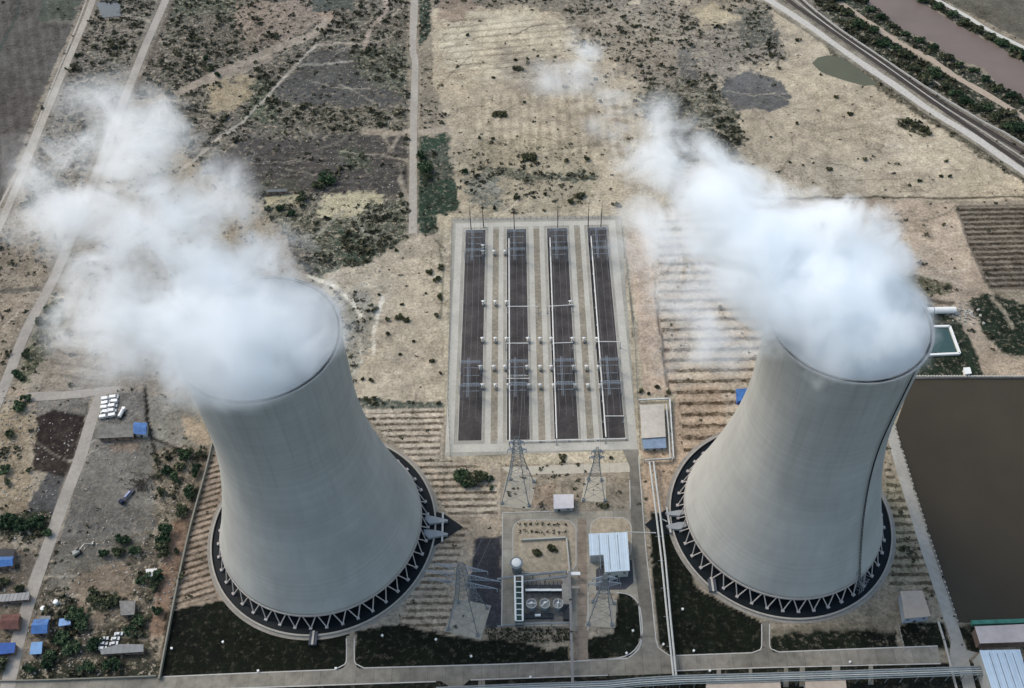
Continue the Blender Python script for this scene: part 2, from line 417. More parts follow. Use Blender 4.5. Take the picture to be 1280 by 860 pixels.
for zi, (op, cnt) in enumerate(zip(OPEN, (64, 22, 60, 40, 12, 8))):
    xs_ = [p[0] for p in op]; ys_ = [p[1] for p in op]; made = 0
    while made < cnt:
        p = (tr_.uniform(min(xs_), max(xs_)), tr_.uniform(min(ys_), max(ys_)))
        if not in_px(p, op): continue
        a_ = tr_.choice([tr_.gauss(0, .25), tr_.uniform(0, 3.1)]); ln_ = []
        for _ in range(tr_.randint(4, 9)):
            ln_.append(p); a_ += tr_.gauss(0, .28); st_ = tr_.uniform(8, 17); p = (p[0] + math.cos(a_) * st_, p[1] + math.sin(a_) * st_ * .6)
        lt = tr_.random() < .45
        rg_ = (196, 184, 164) if lt else tr_.choice([(96, 86, 72), (110, 98, 84), (78, 72, 62)])
        T.append((ln_, tr_.uniform(.4, 1.5), rg_, tr_.uniform(.35, .8)))
        if tr_.random() < .4: T.append(([(x + 1.5, y + 2.6) for x, y in ln_], .5, rg_, .5))
        made += 1
fine = np.concatenate([[-6000, -3500, -2000, -1200, -850], np.arange(-640, 640.1, 1.25), [850, 1200, 2000, 3500, 6000]])
finey = np.concatenate([[-6000, -3000, -1200, -400, 0], np.arange(110, 960.1, 1.25), [1100, 1400, 2000, 3500, 7000]])
GX, GY = np.meshgrid(fine, finey)
gx = GX.ravel(); gy = GY.ravel()
def earth(c):
    a = np.array(lin(c)); g_ = a.mean(); return (g_ + (a - g_) * (.70 if c[0] > c[1] else .85)) * np.array([1.04, 1.03, .97])
def ground_at(gx, gy):
    gz = np.zeros_like(gx)
    px, py = proj(gx, np.maximum(gy, -600), gz)
    bad = (gy < 0)
    px = np.where(bad, gx + 640, px); py = np.where(bad, 1200, py)
    w1 = fbm(gx / 14, gy / 14, 1, 4) - .5; w2 = fbm(gx / 14, gy / 14, 5, 4) - .5
    w3 = fbm(gx / 3.2, gy / 3.2, 9, 2) - .5; w4 = fbm(gx / 3.2, gy / 3.2, 12, 2) - .5
    n = gx.size
    col = np.zeros((n, 3)); scr = np.zeros(n)
    for poly, rgb, am, sc, st in Z:
        a = np.array(poly, float); mg = am * 3 + 4
        sel = np.where((px > a[:, 0].min() - mg) & (px < a[:, 0].max() + mg) & (py > a[:, 1].min() - mg) & (py < a[:, 1].max() + mg))[0]
        if not len(sel): continue
        m = np.zeros(len(sel))
        for k in (.55, .85, 1.15, 1.5):
            m += inpoly(px[sel] + (w1[sel] * 3.6 * k + w3[sel] * 1.9) * am, py[sel] + (w2[sel] * 3.6 * k + w4[sel] * 1.9) * am + (k - 1) * min(am, 6) * .5, poly) / 4
        m = (m * st)[:, None]
        col[sel] = col[sel] * (1 - m) + earth(rgb) * m
        scr[sel] = scr[sel] * (1 - m[:, 0]) + sc * m[:, 0]
    for pts, wd, rgb, st in T:
        a = np.array(pts, float); mg = wd + 6
        sel = np.where((px > a[:, 0].min() - mg) & (px < a[:, 0].max() + mg) & (py > a[:, 1].min() - mg) & (py < a[:, 1].max() + mg))[0]
        if not len(sel): continue
        d = segdist(px[sel] + w1[sel] * 5 + w3[sel] * 2, py[sel] + w2[sel] * 5 + w4[sel] * 2, pts)
        m = np.clip((wd / 2 + .7 - d) / 1.4, 0, 1) * st * np.clip(1.15 - w3[sel] * 1.2, 0, 1)
        m = m[:, None]
        col[sel] = col[sel] * (1 - m) + earth(rgb) * m
        scr[sel] *= (1 - m[:, 0])
    return px, py, col, scr, w1, w3
px, py, col, scr, w1, w3 = ground_at(gx, gy)
f1 = fbm(gx / 45, gy / 45, 21, 4); f2 = fbm(gx / 7, gy / 7, 31, 4); f3 = fbm(gx / 90, gy / 90, 41, 3)
dk = col.mean(1) < .03
tone = 1 + (f1 - .5) * np.where(dk, 1.0, .60) + (f2 - .5) * np.where(dk, 1.1, .75)
col = col * tone[:, None]
warm = (f3 - .5) * .16
col *= np.stack([1 + warm * .7, 1 + warm * .1, 1 - warm], 1)
col = np.clip(col * AK, .004, .8)
# planting rows: phase, strength, half width
rp = np.zeros(gx.size); rm = np.zeros(gx.size); rw = np.full(gx.size, .08)
def rows(poly, phase, st, wid):
    m = inpoly(px + w1 * 4, py, poly)
    rp[m] = phase[m]; rm[m] = st; rw[m] = wid
rows([(822,270),(965,262),(1000,300),(1000,400),(920,530),(900,575),(855,572),(848,500),(836,490),(822,380)], gy / 8.4, 1.0, .165)
rows([(447,516),(556,512),(550,574),(600,580),(622,600),(624,645),(560,648),(520,580)], gy / 4.4, .95, .20)
rows([(545,655),(590,650),(560,740),(610,786),(560,800),(500,782),(520,700)], gy / 4.0, .8, .2)
rows([(262,572),(284,585),(268,650),(264,690),(272,748),(209,760)], (gy - gx * .35) / 4.0, .95, .2)
rows([(1195,258),(1300,256),(1300,361),(1238,361),(1210,305)], gy / 4.9, .95, .27)
rows([(1105,570),(1122,600),(1165,700),(1172,745),(1110,735)], gy / 5.0, .85, .2)
rows([(60,380),(230,400),(240,470),(60,480)], (gy + gx * .2) / 9.0, .35, .12)
rows([(250,200),(505,170),(510,236),(330,241)], (gy + gx * .05) / 7.0, .25, .2)
rows([(0,0),(100,0),(50,110),(0,230)], (gx * .9 + gy * .35) / 8.0, .22, .3)
rows([(600,120),(870,100),(880,200),(600,200)], (gx) / 7.5, .22, .2)
rows([(550,20),(720,25),(720,90),(560,95)], (gy - gx * .12) / 9.5, .35, .12)
rows([(690,600),(720,600),(720,635),(690,635)], gx / 5, .3, .15)
# dotted planting on the sand in the north east
dm = inpoly(px, py, [(990,70),(1050,110),(1100,112),(1280,226),(1280,245),(850,246),(930,150)]).astype(float)
me = bpy.data.meshes.new("ground")
ny, nx = GX.shape
idx = np.arange(nx * ny).reshape(ny, nx)
fq = np.stack([idx[:-1, :-1], idx[:-1, 1:], idx[1:, 1:], idx[1:, :-1]], -1).reshape(-1, 4)
hgt = np.where((np.abs(gx) < 640) & (gy > 110) & (gy < 960), -np.clip((.5 - f2), 0, 1) * .5 - .02, -.3)
me.vertices.add(nx * ny); me.vertices.foreach_set('co', np.stack([gx, gy, hgt], 1).astype(np.float32).ravel())
me.loops.add(fq.size); me.loops.foreach_set('vertex_index', fq.astype(np.int32).ravel())
me.polygons.add(len(fq)); me.polygons.foreach_set('loop_start', (np.arange(len(fq)) * 4).astype(np.int32))
me.update(calc_edges=True)
ca = me.color_attributes.new('soil', 'FLOAT_COLOR', 'POINT')
ca.data.foreach_set('color', np.concatenate([col, np.ones((len(col), 1))], 1).astype(np.float32).ravel())
for nm, arr in (('scrub', scr), ('rowp', rp), ('rowm', rm), ('roww', rw), ('dots', dm)):
    at = me.attributes.new(nm, 'FLOAT', 'POINT'); at.data.foreach_set('value', arr.astype(np.float32))

def ground_material():
    m = bpy.data.materials.new("soil"); m.use_nodes = True
    n = m.node_tree.nodes; l = m.node_tree.links; b = n['Principled BSDF']
    b.inputs['Roughness'].default_value = .95; b.inputs['Specular IOR Level'].default_value = .1
    geo = n.new('ShaderNodeNewGeometry')
    def att(nm):
        a = n.new('ShaderNodeAttribute'); a.attribute_name = nm; return a
    def math_(op, a, b_=None, c=None):
        x = n.new('ShaderNodeMath'); x.operation = op
        for i, v in enumerate((a, b_, c)):
            if v is None: continue
            if isinstance(v, (int, float)): x.inputs[i].default_value = v
            else: l.new(v, x.inputs[i])
        return x.outputs[0]
    def noise(sc, det, rough=.6, w=0):
        x = n.new('ShaderNodeTexNoise'); x.inputs['Scale'].default_value = sc; x.inputs['Detail'].default_value = det; x.inputs['Roughness'].default_value = rough
        mp = n.new('ShaderNodeMapping'); mp.inputs['Location'].default_value = (w * 31.7, w * 17.1, 0)
        l.new(geo.outputs['Position'], mp.inputs['Vector']); l.new(mp.outputs[0], x.inputs['Vector']); return x.outputs[0]
    def mrange(v, a, b_, c, d):
        x = n.new('ShaderNodeMapRange'); x.inputs[1].default_value = a; x.inputs[2].default_value = b_; x.inputs[3].default_value = c; x.inputs[4].default_value = d
        l.new(v, x.inputs[0]); return x.outputs[0]
    def mix(f, a, c, bt='MIX'):
        x = n.new('ShaderNodeMix'); x.data_type = 'RGBA'; x.blend_type = bt
        for i, v in ((0, f), (6, a), (7, c)):
            if isinstance(v, (int, float)): x.inputs[i].default_value = v
            elif isinstance(v, (list, tuple)): x.inputs[i].default_value = v
            else: l.new(v, x.inputs[i])
        return x.outputs[2]
    base = att('soil').outputs['Color']
    nf = noise(.55, 5, .7); nm = noise(.16, 4, .6, 1)
    v1 = mrange(nf, .30, .70, .58, 1.36); v2 = mrange(nm, .3, .7, .84, 1.16)
    c = mix(1, base, v1, 'MULTIPLY'); c = mix(1, c, v2, 'MULTIPLY')
    s = att('scrub').outputs['Fac']
    # low plants: dark tufts where noise beats a threshold set by the density
    ns = noise(.27, 4, .78, 2)
    th = math_('SUBTRACT', .70, math_('MULTIPLY', math_('POWER', s, .6), .235))
    k = math_('MULTIPLY', math_('SUBTRACT', ns, th), 22)
    k = math_('MINIMUM', math_('MAXIMUM', k, 0), .9)
    nt_ = noise(.12, 2, .5, 3)
    veg = mix(mrange(nt_, .35, .65, 0, 1), alb((44, 52, 42)) + [1], alb((60, 54, 48)) + [1])
    c = mix(k, c, veg)
    # pale bare crusts between the plants
    np_ = noise(.27, 4, .8, 5)
    kp = math_('MULTIPLY', math_('MULTIPLY', math_('MAXIMUM', math_('SUBTRACT', np_, .53), 0), 11), math_('POWER', s, .7))
    kp = math_('MINIMUM', kp, .75)
    c = mix(kp, c, alb((178, 166, 146)) + [1])
    # planting rows
    wob = noise(.12, 3, .6, 7)
    ph = math_('ADD', att('rowp').outputs['Fac'], math_('MULTIPLY', math_('SUBTRACT', wob, .5), .28))
    fr = math_('ABSOLUTE', math_('SUBTRACT', math_('FRACT', ph), .5))
    bnd = math_('MULTIPLY', mrange(fr, .1, .45, -.16, .16), att('rowm').outputs['Fac'])
    c = mix(1, c, math_('ADD', bnd, 1), 'MULTIPLY')
    ln = math_('DIVIDE', math_('SUBTRACT', math_('MULTIPLY', att('roww').outputs['Fac'], mrange(noise(.35, 3, .6, 21), .35, .65, .7, 1.5)), fr), .045)
    ln = math_('MINIMUM', math_('MAXIMUM', ln, 0), 1)
    nb = mrange(noise(.22, 4, .7, 8), .36, .56, .25, 1)
    ln = math_('MULTIPLY', math_('MULTIPLY', ln, nb), att('rowm').outputs['Fac'])
    dark = mix(1, c, [.24, .22, .19, 1], 'MULTIPLY')
    c = mix(ln, c, dark)
    # dotted young plants
    vo = n.new('ShaderNodeTexVoronoi'); vo.inputs['Scale'].default_value = .17; vo.inputs['Randomness'].default_value = .55
    l.new(geo.outputs['Position'], vo.inputs['Vector'])
    dd = mrange(vo.outputs['Distance'], .13, .2, .75, 0)
    dd = math_('MULTIPLY', math_('MULTIPLY', dd, att('dots').outputs['Fac']), mrange(noise(.08, 2, .5, 9), .4, .6, .2, 1))
    c = mix(dd, c, alb((118, 108, 86)) + [1])
    # rills and cracks
    for sc_, w_, seed_, amt in ((.05, .022, 11, .62), (.13, .03, 13, .72)):
        rg_ = math_('ABSOLUTE', math_('SUBTRACT', noise(sc_, 5, .62, seed_), .5))
        rl = math_('MULTIPLY', mrange(rg_, 0, w_, 1, 0), mrange(noise(.03, 2, .5, seed_ + 1), .45, .6, 0, 1))
        c = mix(rl, c, mix(1, c, [amt, amt * .97, amt * .93, 1], 'MULTIPLY'))
    l.new(c, b.inputs['Base Color'])
    bp = n.new('ShaderNodeBump'); bp.inputs['Strength'].default_value = .9; bp.inputs['Distance'].default_value = .8
    l.new(nf, bp.inputs['Height']); l.new(bp.outputs[0], b.inputs['Normal'])
    return m
me.materials.append(ground_material())
g = bpy.data.objects.new("ground", me); COL.objects.link(g); tag(g, kind='structure')

# ------------------------------------------------------------------ flat structure
LAYER = [0.03]
def sheet(name, pts, m, z=None):
    mb = MB(); z = z if z else LAYER[0]
    v = [tuple(P(*p, 0))[:2] for p in pts]
    n = len(v)
    ar = sum(v[i][0] * v[(i + 1) % n][1] - v[(i + 1) % n][0] * v[i][1] for i in range(n))
    if ar < 0: v = v[::-1]
    mb.add([(a, b, z) for a, b in v], [tuple(range(n))])
    return struct(name, mb, m)
def rect(name, u0, u1, v0, v1, m, z, name_kind='structure'):
    mb = MB(); mb.add([(u0, v0, z), (u1, v0, z), (u1, v1, z), (u0, v1, z)], [(0, 1, 2, 3)])
    return struct(name, mb, m)
def smooth_line(pts, k=4):
    pts = [Vector(p) for p in pts]; out = []
    for i in range(len(pts) - 1):
        p0 = pts[max(0, i - 1)]; p1 = pts[i]; p2 = pts[i + 1]; p3 = pts[min(len(pts) - 1, i + 2)]
        for j in range(k):
            t = j / k
            out.append(.5 * ((2 * p1) + (p2 - p0) * t + (2 * p0 - 5 * p1 + 4 * p2 - p3) * t * t + (3 * p1 - p0 - 3 * p2 + p3) * t ** 3))
    out.append(pts[-1]); return out
def ribbon_mb(pts, wid, z, jit=0.0, k=4, z1=None):
    c = smooth_line([P(*p, 0) for p in pts], k); mb = MB(); L = []; Rr = []
    for i, p in enumerate(c):
        d = (c[min(i + 1, len(c) - 1)] - c[max(i - 1, 0)]).normalized(); nn = Vector((-d.y, d.x, 0))
        ww = wid / 2 * (1 + rnd.uniform(-jit, jit)); L.append(p + nn * ww); Rr.append(p - nn * ww)
    n = len(c)
    if z1 is None:
        mb.add([(p.x, p.y, z) for p in L] + [(p.x, p.y, z) for p in Rr], [(i, n + i, n + i + 1, i + 1) for i in range(n - 1)])
    else:
        vs = []
        for q in (L, Rr):
            vs += [(p.x, p.y, z) for p in q] + [(p.x, p.y, z1) for p in q]
        fs = []
        for i in range(n - 1):
            fs += [(n + i, 3 * n + i, 3 * n + i + 1, n + i + 1), (i, n + i, n + i + 1, i + 1), (2 * n + i, 2 * n + i + 1, 3 * n + i + 1, 3 * n + i)]
        fs += [(0, 2 * n, 3 * n, n), (n - 1, 2 * n - 1, 4 * n - 1, 3 * n - 1)]
        mb.add(vs, fs)
    return mb
def ribbon(name, pts, wid, m, z=.05, jit=0.0, k=4): return struct(name, ribbon_mb(pts, wid, z, jit, k), m)

def kerb(pts, w_=.55):
    struct('kerb', ribbon_mb(pts, w_, .0, 0, 2, .16), mat('kerb_pale', (176, 174, 166), var=.12))
conc = mat('road_concrete', (150, 147, 136), var=.16, scale=.5, joints=(9, 30, .10), var2=.2)
conc2 = mat('farm_road_concrete', (152, 144, 132), var=.14, scale=.45, var2=.12)
dirt = mat('packed_dirt', (160, 151, 136), var=.16, scale=.4, var2=.1)
pale = mat('pale_concrete', (178, 174, 160), var=.10, scale=.5, var2=.08)
grav = mat('dark_gravel', (64, 60, 59), var=.34, scale=.9, var2=.3)
kerbm = mat('kerb_concrete', (176, 172, 160), var=.1)
plantroad = mat('plant_road', (128, 122, 108), var=.26, scale=.22, joints=(9, 30, .10), var2=.28)

# far roads and tracks
ribbon('dirt_road', [(120,-40),(116,0),(72.5,105),(44,175),(8,263),(-25,330)], 6.0, dirt, .05, .08)
ribbon('footpath', [(114,-40),(108,0),(62,115),(27,202),(0,256),(-20,300)], 1.6, dirt, .06, .2)
ribbon('farm_road', [(222,-40),(207,0),(182,57),(158,118),(81,317),(34,411),(7,479),(-20,540)], 7.0, conc2, .07)
ribbon('side_road', [(32,496),(80,494),(128,489),(150,487)], 6.2, conc2, .055, .12)
ribbon('village_road', [(128,489),(116,520),(100,573),(82,620),(64,672),(44,728),(24,795),(8,865)], 7.2, conc2, .06, .03)
ribbon('dirt_track', [(518,-40),(518,0),(516,60),(519,80),(517,150),(516,292)], 6.2, dirt, .05, .12)
ribbon('riverside_track', [(1030,-14),(1046,0),(1089,30),(1123,53),(1162,73),(1190,93),(1214,107),(1250,128),(1300,160)], 6.0, mat('river_sand', (172, 150, 126), var=.15), .05, .15)
ribbon('rail_road', [(930,-16),(961,0),(1008,30),(1040,53),(1083,83),(1119,107),(1166,140),(1214,169),(1257,199),(1300,228)], 6.5, mat('pale_gravel', (186, 180, 168), var=.18, scale=.5), .06, .12)
ribbon('levee_road', [(1140,-20),(1172,0),(1208,20),(1235,37),(1275,57),(1310,74)], 4.2, mat('white_concrete', (196, 192, 180), var=.08), .06)
ribbon('footpath', [(1098,52),(1140,80),(1180,110)], 1.2, dirt, .05, .3)

# water
def water_mat(name, rgb, rough=.12, var=.12, sc=.02, spec=.5):
    m = mat(name, rgb, rough=rough, var=var, scale=sc, spec=spec)
    n = m.node_tree.nodes; l = m.node_tree.links
    nz = n.new('ShaderNodeTexNoise'); nz.inputs['Scale'].default_value = .35; nz.inputs['Detail'].default_value = 3
    bp = n.new('ShaderNodeBump'); bp.inputs['Strength'].default_value = .12; bp.inputs['Distance'].default_value = .3
    g_ = n.new('ShaderNodeNewGeometry'); l.new(g_.outputs['Position'], nz.inputs['Vector'])
    l.new(nz.outputs[0], bp.inputs['Height']); l.new(bp.outputs[0], n['Principled BSDF'].inputs['Normal'])
    return m
sheet('river', [(1040,-40),(1082,-8),(1083,2),(1088,10),(1106,22),(1129,37),(1150,46),(1168,53),(1186,69),(1208,77),(1230,85),(1246,104),(1262,113),(1310,138),(1310,95),(1280,79),(1245,57),(1208,37),(1166,12),(1143,0),(1100,-40)], water_mat('muddy_river', (120, 102, 92), .4, .12, .02, .15), .04)
sheet('farm_pond', [(1015,79),(1022,72),(1035,69),(1052,72.5),(1070,84),(1086,96),(1098,106),(1079,107),(1052,99.5),(1036,94),(1025,89)], water_mat('pond_water', (92, 94, 80), .6, .1, .03, .04), .045)
pondm = water_mat('brown_settling_water', (62, 56, 46), .4, .16, .012, .12)
sheet('settling_pond', [(1140,474),(1310,473),(1310,780),(1196,778),(1118,536)], pondm, .05)
sheet('dry_wash_water', [(120,3),(150,4),(151,20),(128,22)], water_mat('ditch_water', (50, 60, 66), .3), .04)

# power-station ground
sheet('switchyard_pavement', [(566,273),(776,270),(797,562),(556,571)], mat('yard_base', (152, 148, 134), var=.14, scale=.4, var2=.12), .03)
def urect(name, u0, u1, v0, v1, m, z): return rect(name, u0, u1, v0, v1, m, z)
frame = MB()
for a in ((-50.5, -45.8, 324.5, 519), (57.6, 62.4, 324.5, 519)): frame.add([(a[0], a[2], .05), (a[1], a[2], .05), (a[1], a[3], .05), (a[0], a[3], .05)], [(0, 1, 2, 3)])
for a in ((-45.8, 57.6, 324.5, 330), (-45.8, 57.6, 514.6, 519)): frame.add([(a[0], a[2], .05), (a[1], a[2], .05), (a[1], a[3], .05), (a[0], a[3], .05)], [(0, 1, 2, 3)])
struct('switchyard_ring_road', frame, pale)
STR = [(-43.2, -29.4), (-14.2, -.8), (14.0, 28.0), (42.4, 55.6)]
for a, b in STR:
    rect('gravel_bed', a, b, 332.6, 511.8, grav, .07)
    mb = MB()
    for x in (a - .25, b + .25): mb.box((x, 422, .09), (.4, 180.2, .18))
    for y in (332.3, 512.1): mb.box(((a + b) / 2, y, .09), (b - a + .1, .4, .18))
    struct('gravel_bed_kerb', mb, kerbm)
for c in (-21.8, 6.6, 35.2):
    rect('switchyard_lane', c - 5.6, c - 2.2, 330, 514.6, pale, .055)
    rect('switchyard_lane', c + 1.9, c + 5.1, 330, 514.6, pale, .055)
    rect('planted_median', c - 2.2, c + 1.9, 332, 512, mat('median_soil', (140, 130, 110), var=.3, scale=.5, var2=.15), .052)
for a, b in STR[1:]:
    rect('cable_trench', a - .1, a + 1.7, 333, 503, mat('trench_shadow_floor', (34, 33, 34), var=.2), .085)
for v in (438.5, 407, 380.5):
    rect('trench_cover', -14, -.9, v - .35, v + .35, kerbm, .09)

# plant roads
mainroad = [(-60,858),(0,853),(100,850),(200,846),(440,836),(620,831),(720,827),(800,823),(850,820),(960,816),(1090,811),(1172,808),(1176,829),(1090,830),(960,834),(850,838),(720,845),(620,849),(440,855),(250,862),(0,872),(-60,878)]
sheet('main_road', mainroad, plantroad, .05)
def arc_path(name, cx, top, bot, half, flare, m, z):
    pts = [(cx - half, top), (cx + half, top), (cx + half + .5, bot - 8), (cx + half + 4, bot - 3), (cx + half + flare, bot), (cx - half - flare, bot), (cx - half - 4, bot - 3), (cx - half - .5, bot - 8)]
    return sheet(name, pts, m, z)
arc_path('access_path', 438, 795, 838, 5, 13, plantroad, .055)
arc_path('access_path', 957, 776, 818, 5, 13, plantroad, .055)
sheet('station_road', [(778,562),(798,562),(802,620),(808,694),(815,749),(820,800),(826,812),(842,822),(842,842),(760,845),(786,822),(798,812),(802,800),(798,749),(791,690),(788,640),(787,583)], plantroad, .06)
sheet('station_yard', [(628,642),(790,638),(796,700),(800,752),(780,740),(770,742),(736,742),(735,790),(713,788),(713,783),(627,783)], mat('station_concrete', (152, 145, 126), var=.2, scale=.3, joints=(9, 9, .08), var2=.24), .045)
def rrect(x0, x1, y0, y1, r, n=5):
    pts = []
    for cx, cy, a0 in ((x1 - r, y0 + r, -90), (x1 - r, y1 - r, 0), (x0 + r, y1 - r, 90), (x0 + r, y0 + r, 180)):
        for i in range(n + 1):
            a = R(a0 + 90 * i / n); pts.append((cx + r * math.cos(a), cy + r * math.sin(a)))
    return pts
soil2 = mat('island_soil', (164, 148, 120), var=.3, scale=.4, var2=.15)
sheet('planting_island', rrect(641, 720, 650, 716, 14), soil2, .055)
sheet('planting_island', rrect(738, 789, 647, 700, 14), soil2, .056)
sheet('asphalt_lot', [(764,700),(790,700),(792,728),(782,737),(745,738),(745,712)], mat('asphalt', (66, 68, 74), var=.2, scale=.6), .06)
sheet('service_lane', [(722,648),(733,648),(735,826),(722,827)], mat('stained_concrete', (142, 124, 104), var=.25, scale=.3, joints=(30, 6, .12), var2=.15), .065)
sheet('yard_path', [(626,584),(788,578),(788,590),(640,594)], mat('pale_path', (182, 172, 150), var=.12, scale=.4), .055)
padm = mat('pylon_pad_concrete', (168, 160, 140), var=.15, scale=.4, var2=.12)
sheet('pylon_pad', [(625,633),(663,637),(671,597),(634,592)], padm, .075)
sheet('pylon_pad', [(726,627),(758,628),(757,596),(732,596)], mat('worn_pad', (178, 168, 146), var=.15, scale=.4), .08)
sheet('pylon_pad', [(555,789),(601,800),(614,757),(570,748)], mat('grey_pad', (158, 150, 132), var=.2, scale=.3), .07)
sheet('pylon_pad', [(731,783),(769,785),(771,750),(737,748)], mat('grey_pad', (158, 150, 132)), .075)
ribbon('shore_road', [(1112,530),(1120,562),(1136,616),(1152,668),(1170,722),(1188,775),(1200,812),(1213,865)], 6.2, mat('shore_concrete', (158, 154, 142), var=.12, scale=.4, var2=.1), .07)
sheet('road_apron', [(1190,778),(1196,800),(1206,812),(1222,816),(1214,822),(1204,826),(1202,840),(1186,840)], mat('shore_concrete', (158, 154, 142)), .062)
for x0, x1, yy in ((560, 566, 852), (598, 606, 851), (896, 901, 836), (936, 940, 836), (980, 985, 833), (1000, 1006, 832), (1040, 1050, 831), (1086, 1091, 830)):
    sheet('access_path', [(x0, yy - 2), (x1, yy - 2), (x1 + 1, yy + 26), (x0 - 1, yy + 26)], plantroad, .058)
sheet('access_path', [(548,850),(588,849),(578,858),(574,872),(564,872),(562,858)], plantroad, .059)

for k_ in ([(204,846),(320,841),(420,837)], [(455,835),(620,830.5),(720,826.5),(785,823)], [(845,819.5),(940,816)], [(974,815),(1090,810.5),(1172,807.5)],
           [(250,862),(440,855.5),(545,852)], [(588,850),(720,845.5),(760,844)], [(846,838.5),(960,834.5),(1176,829.5)],
           [(798,570),(802,620),(808,694),(815,749),(820,800),(826,812),(840,821)], [(787,600),(788,636)], [(802,800),(798,812),(786,822)], [(798,752),(802,800)],
           [(628,641),(628,700),(627,783)], [(628,641),(700,639)], [(735,740),(735,788)],
           [(433,798),(433,826),(428,832),(420,836)], [(443,798),(443,826),(447,831),(455,835)], [(952,780),(952,808),(948,813),(940,816)], [(962,780),(962,807),(966,812),(974,815)],
           [(770,741),(782,742),(793,748),(800,760),(803,790),(798,806),(788,817),(770,823),(735,825)]):
    kerb(k_)
for x0, x1, y0, y1 in ((641, 720, 650, 716), (738, 789, 647, 700)):
    kerb(rrect(x0, x1, y0, y1, 14)[:] + [rrect(x0, x1, y0, y1, 14)[0]], .45)
# railway
def railway(pts, off):
    mb = ribbon_mb(pts, 4.4, .07, .05); struct('railway_ballast', mb, mat('ballast', (74, 70, 66), var=.3, scale=.8))
    c = smooth_line([P(*p, 0) for p in pts], 4)
    for s_ in (-.9, .9):
        rl = MB()
        for i in range(len(c) - 1):
            d = (c[i + 1] - c[i]).normalized(); nn = Vector((-d.y, d.x, 0)) * s_
            rl.bar(c[i] + nn + Vector((0, 0, .3)), c[i + 1] + nn + Vector((0, 0, .3)), .3)
        struct('railway_rail', rl, mat('rail_steel', (60, 52, 48), rough=.5, var=.2))
railway([(962,-26),(985,0),(1040,38.5),(1109,87),(1178,136),(1226,169),(1300,220)], 0)
railway([(975,-26),(995,-6),(1046,38),(1098,72),(1165,120),(1240,166),(1300,203)], 0)
ribbon('gravel_walkway', [(968,-26),(990,-3),(1043,38),(1104,80),(1172,128),(1233,167),(1300,211)], 1.3, mat('walkway_gravel', (172, 166, 154), var=.2), .1, .2)
mb = ribbon_mb([(980,-26),(1003,0),(1040,30.6),(1087,63),(1158.6,110.7),(1230,154),(1259,169),(1300,195)], .9, .0, 0, 4, 1.4)
tag(mb.build('concrete_wall', mat('wall_concrete', (178, 174, 166), var=.1)), 'long pale concrete wall running beside the railway tracks', 'wall')

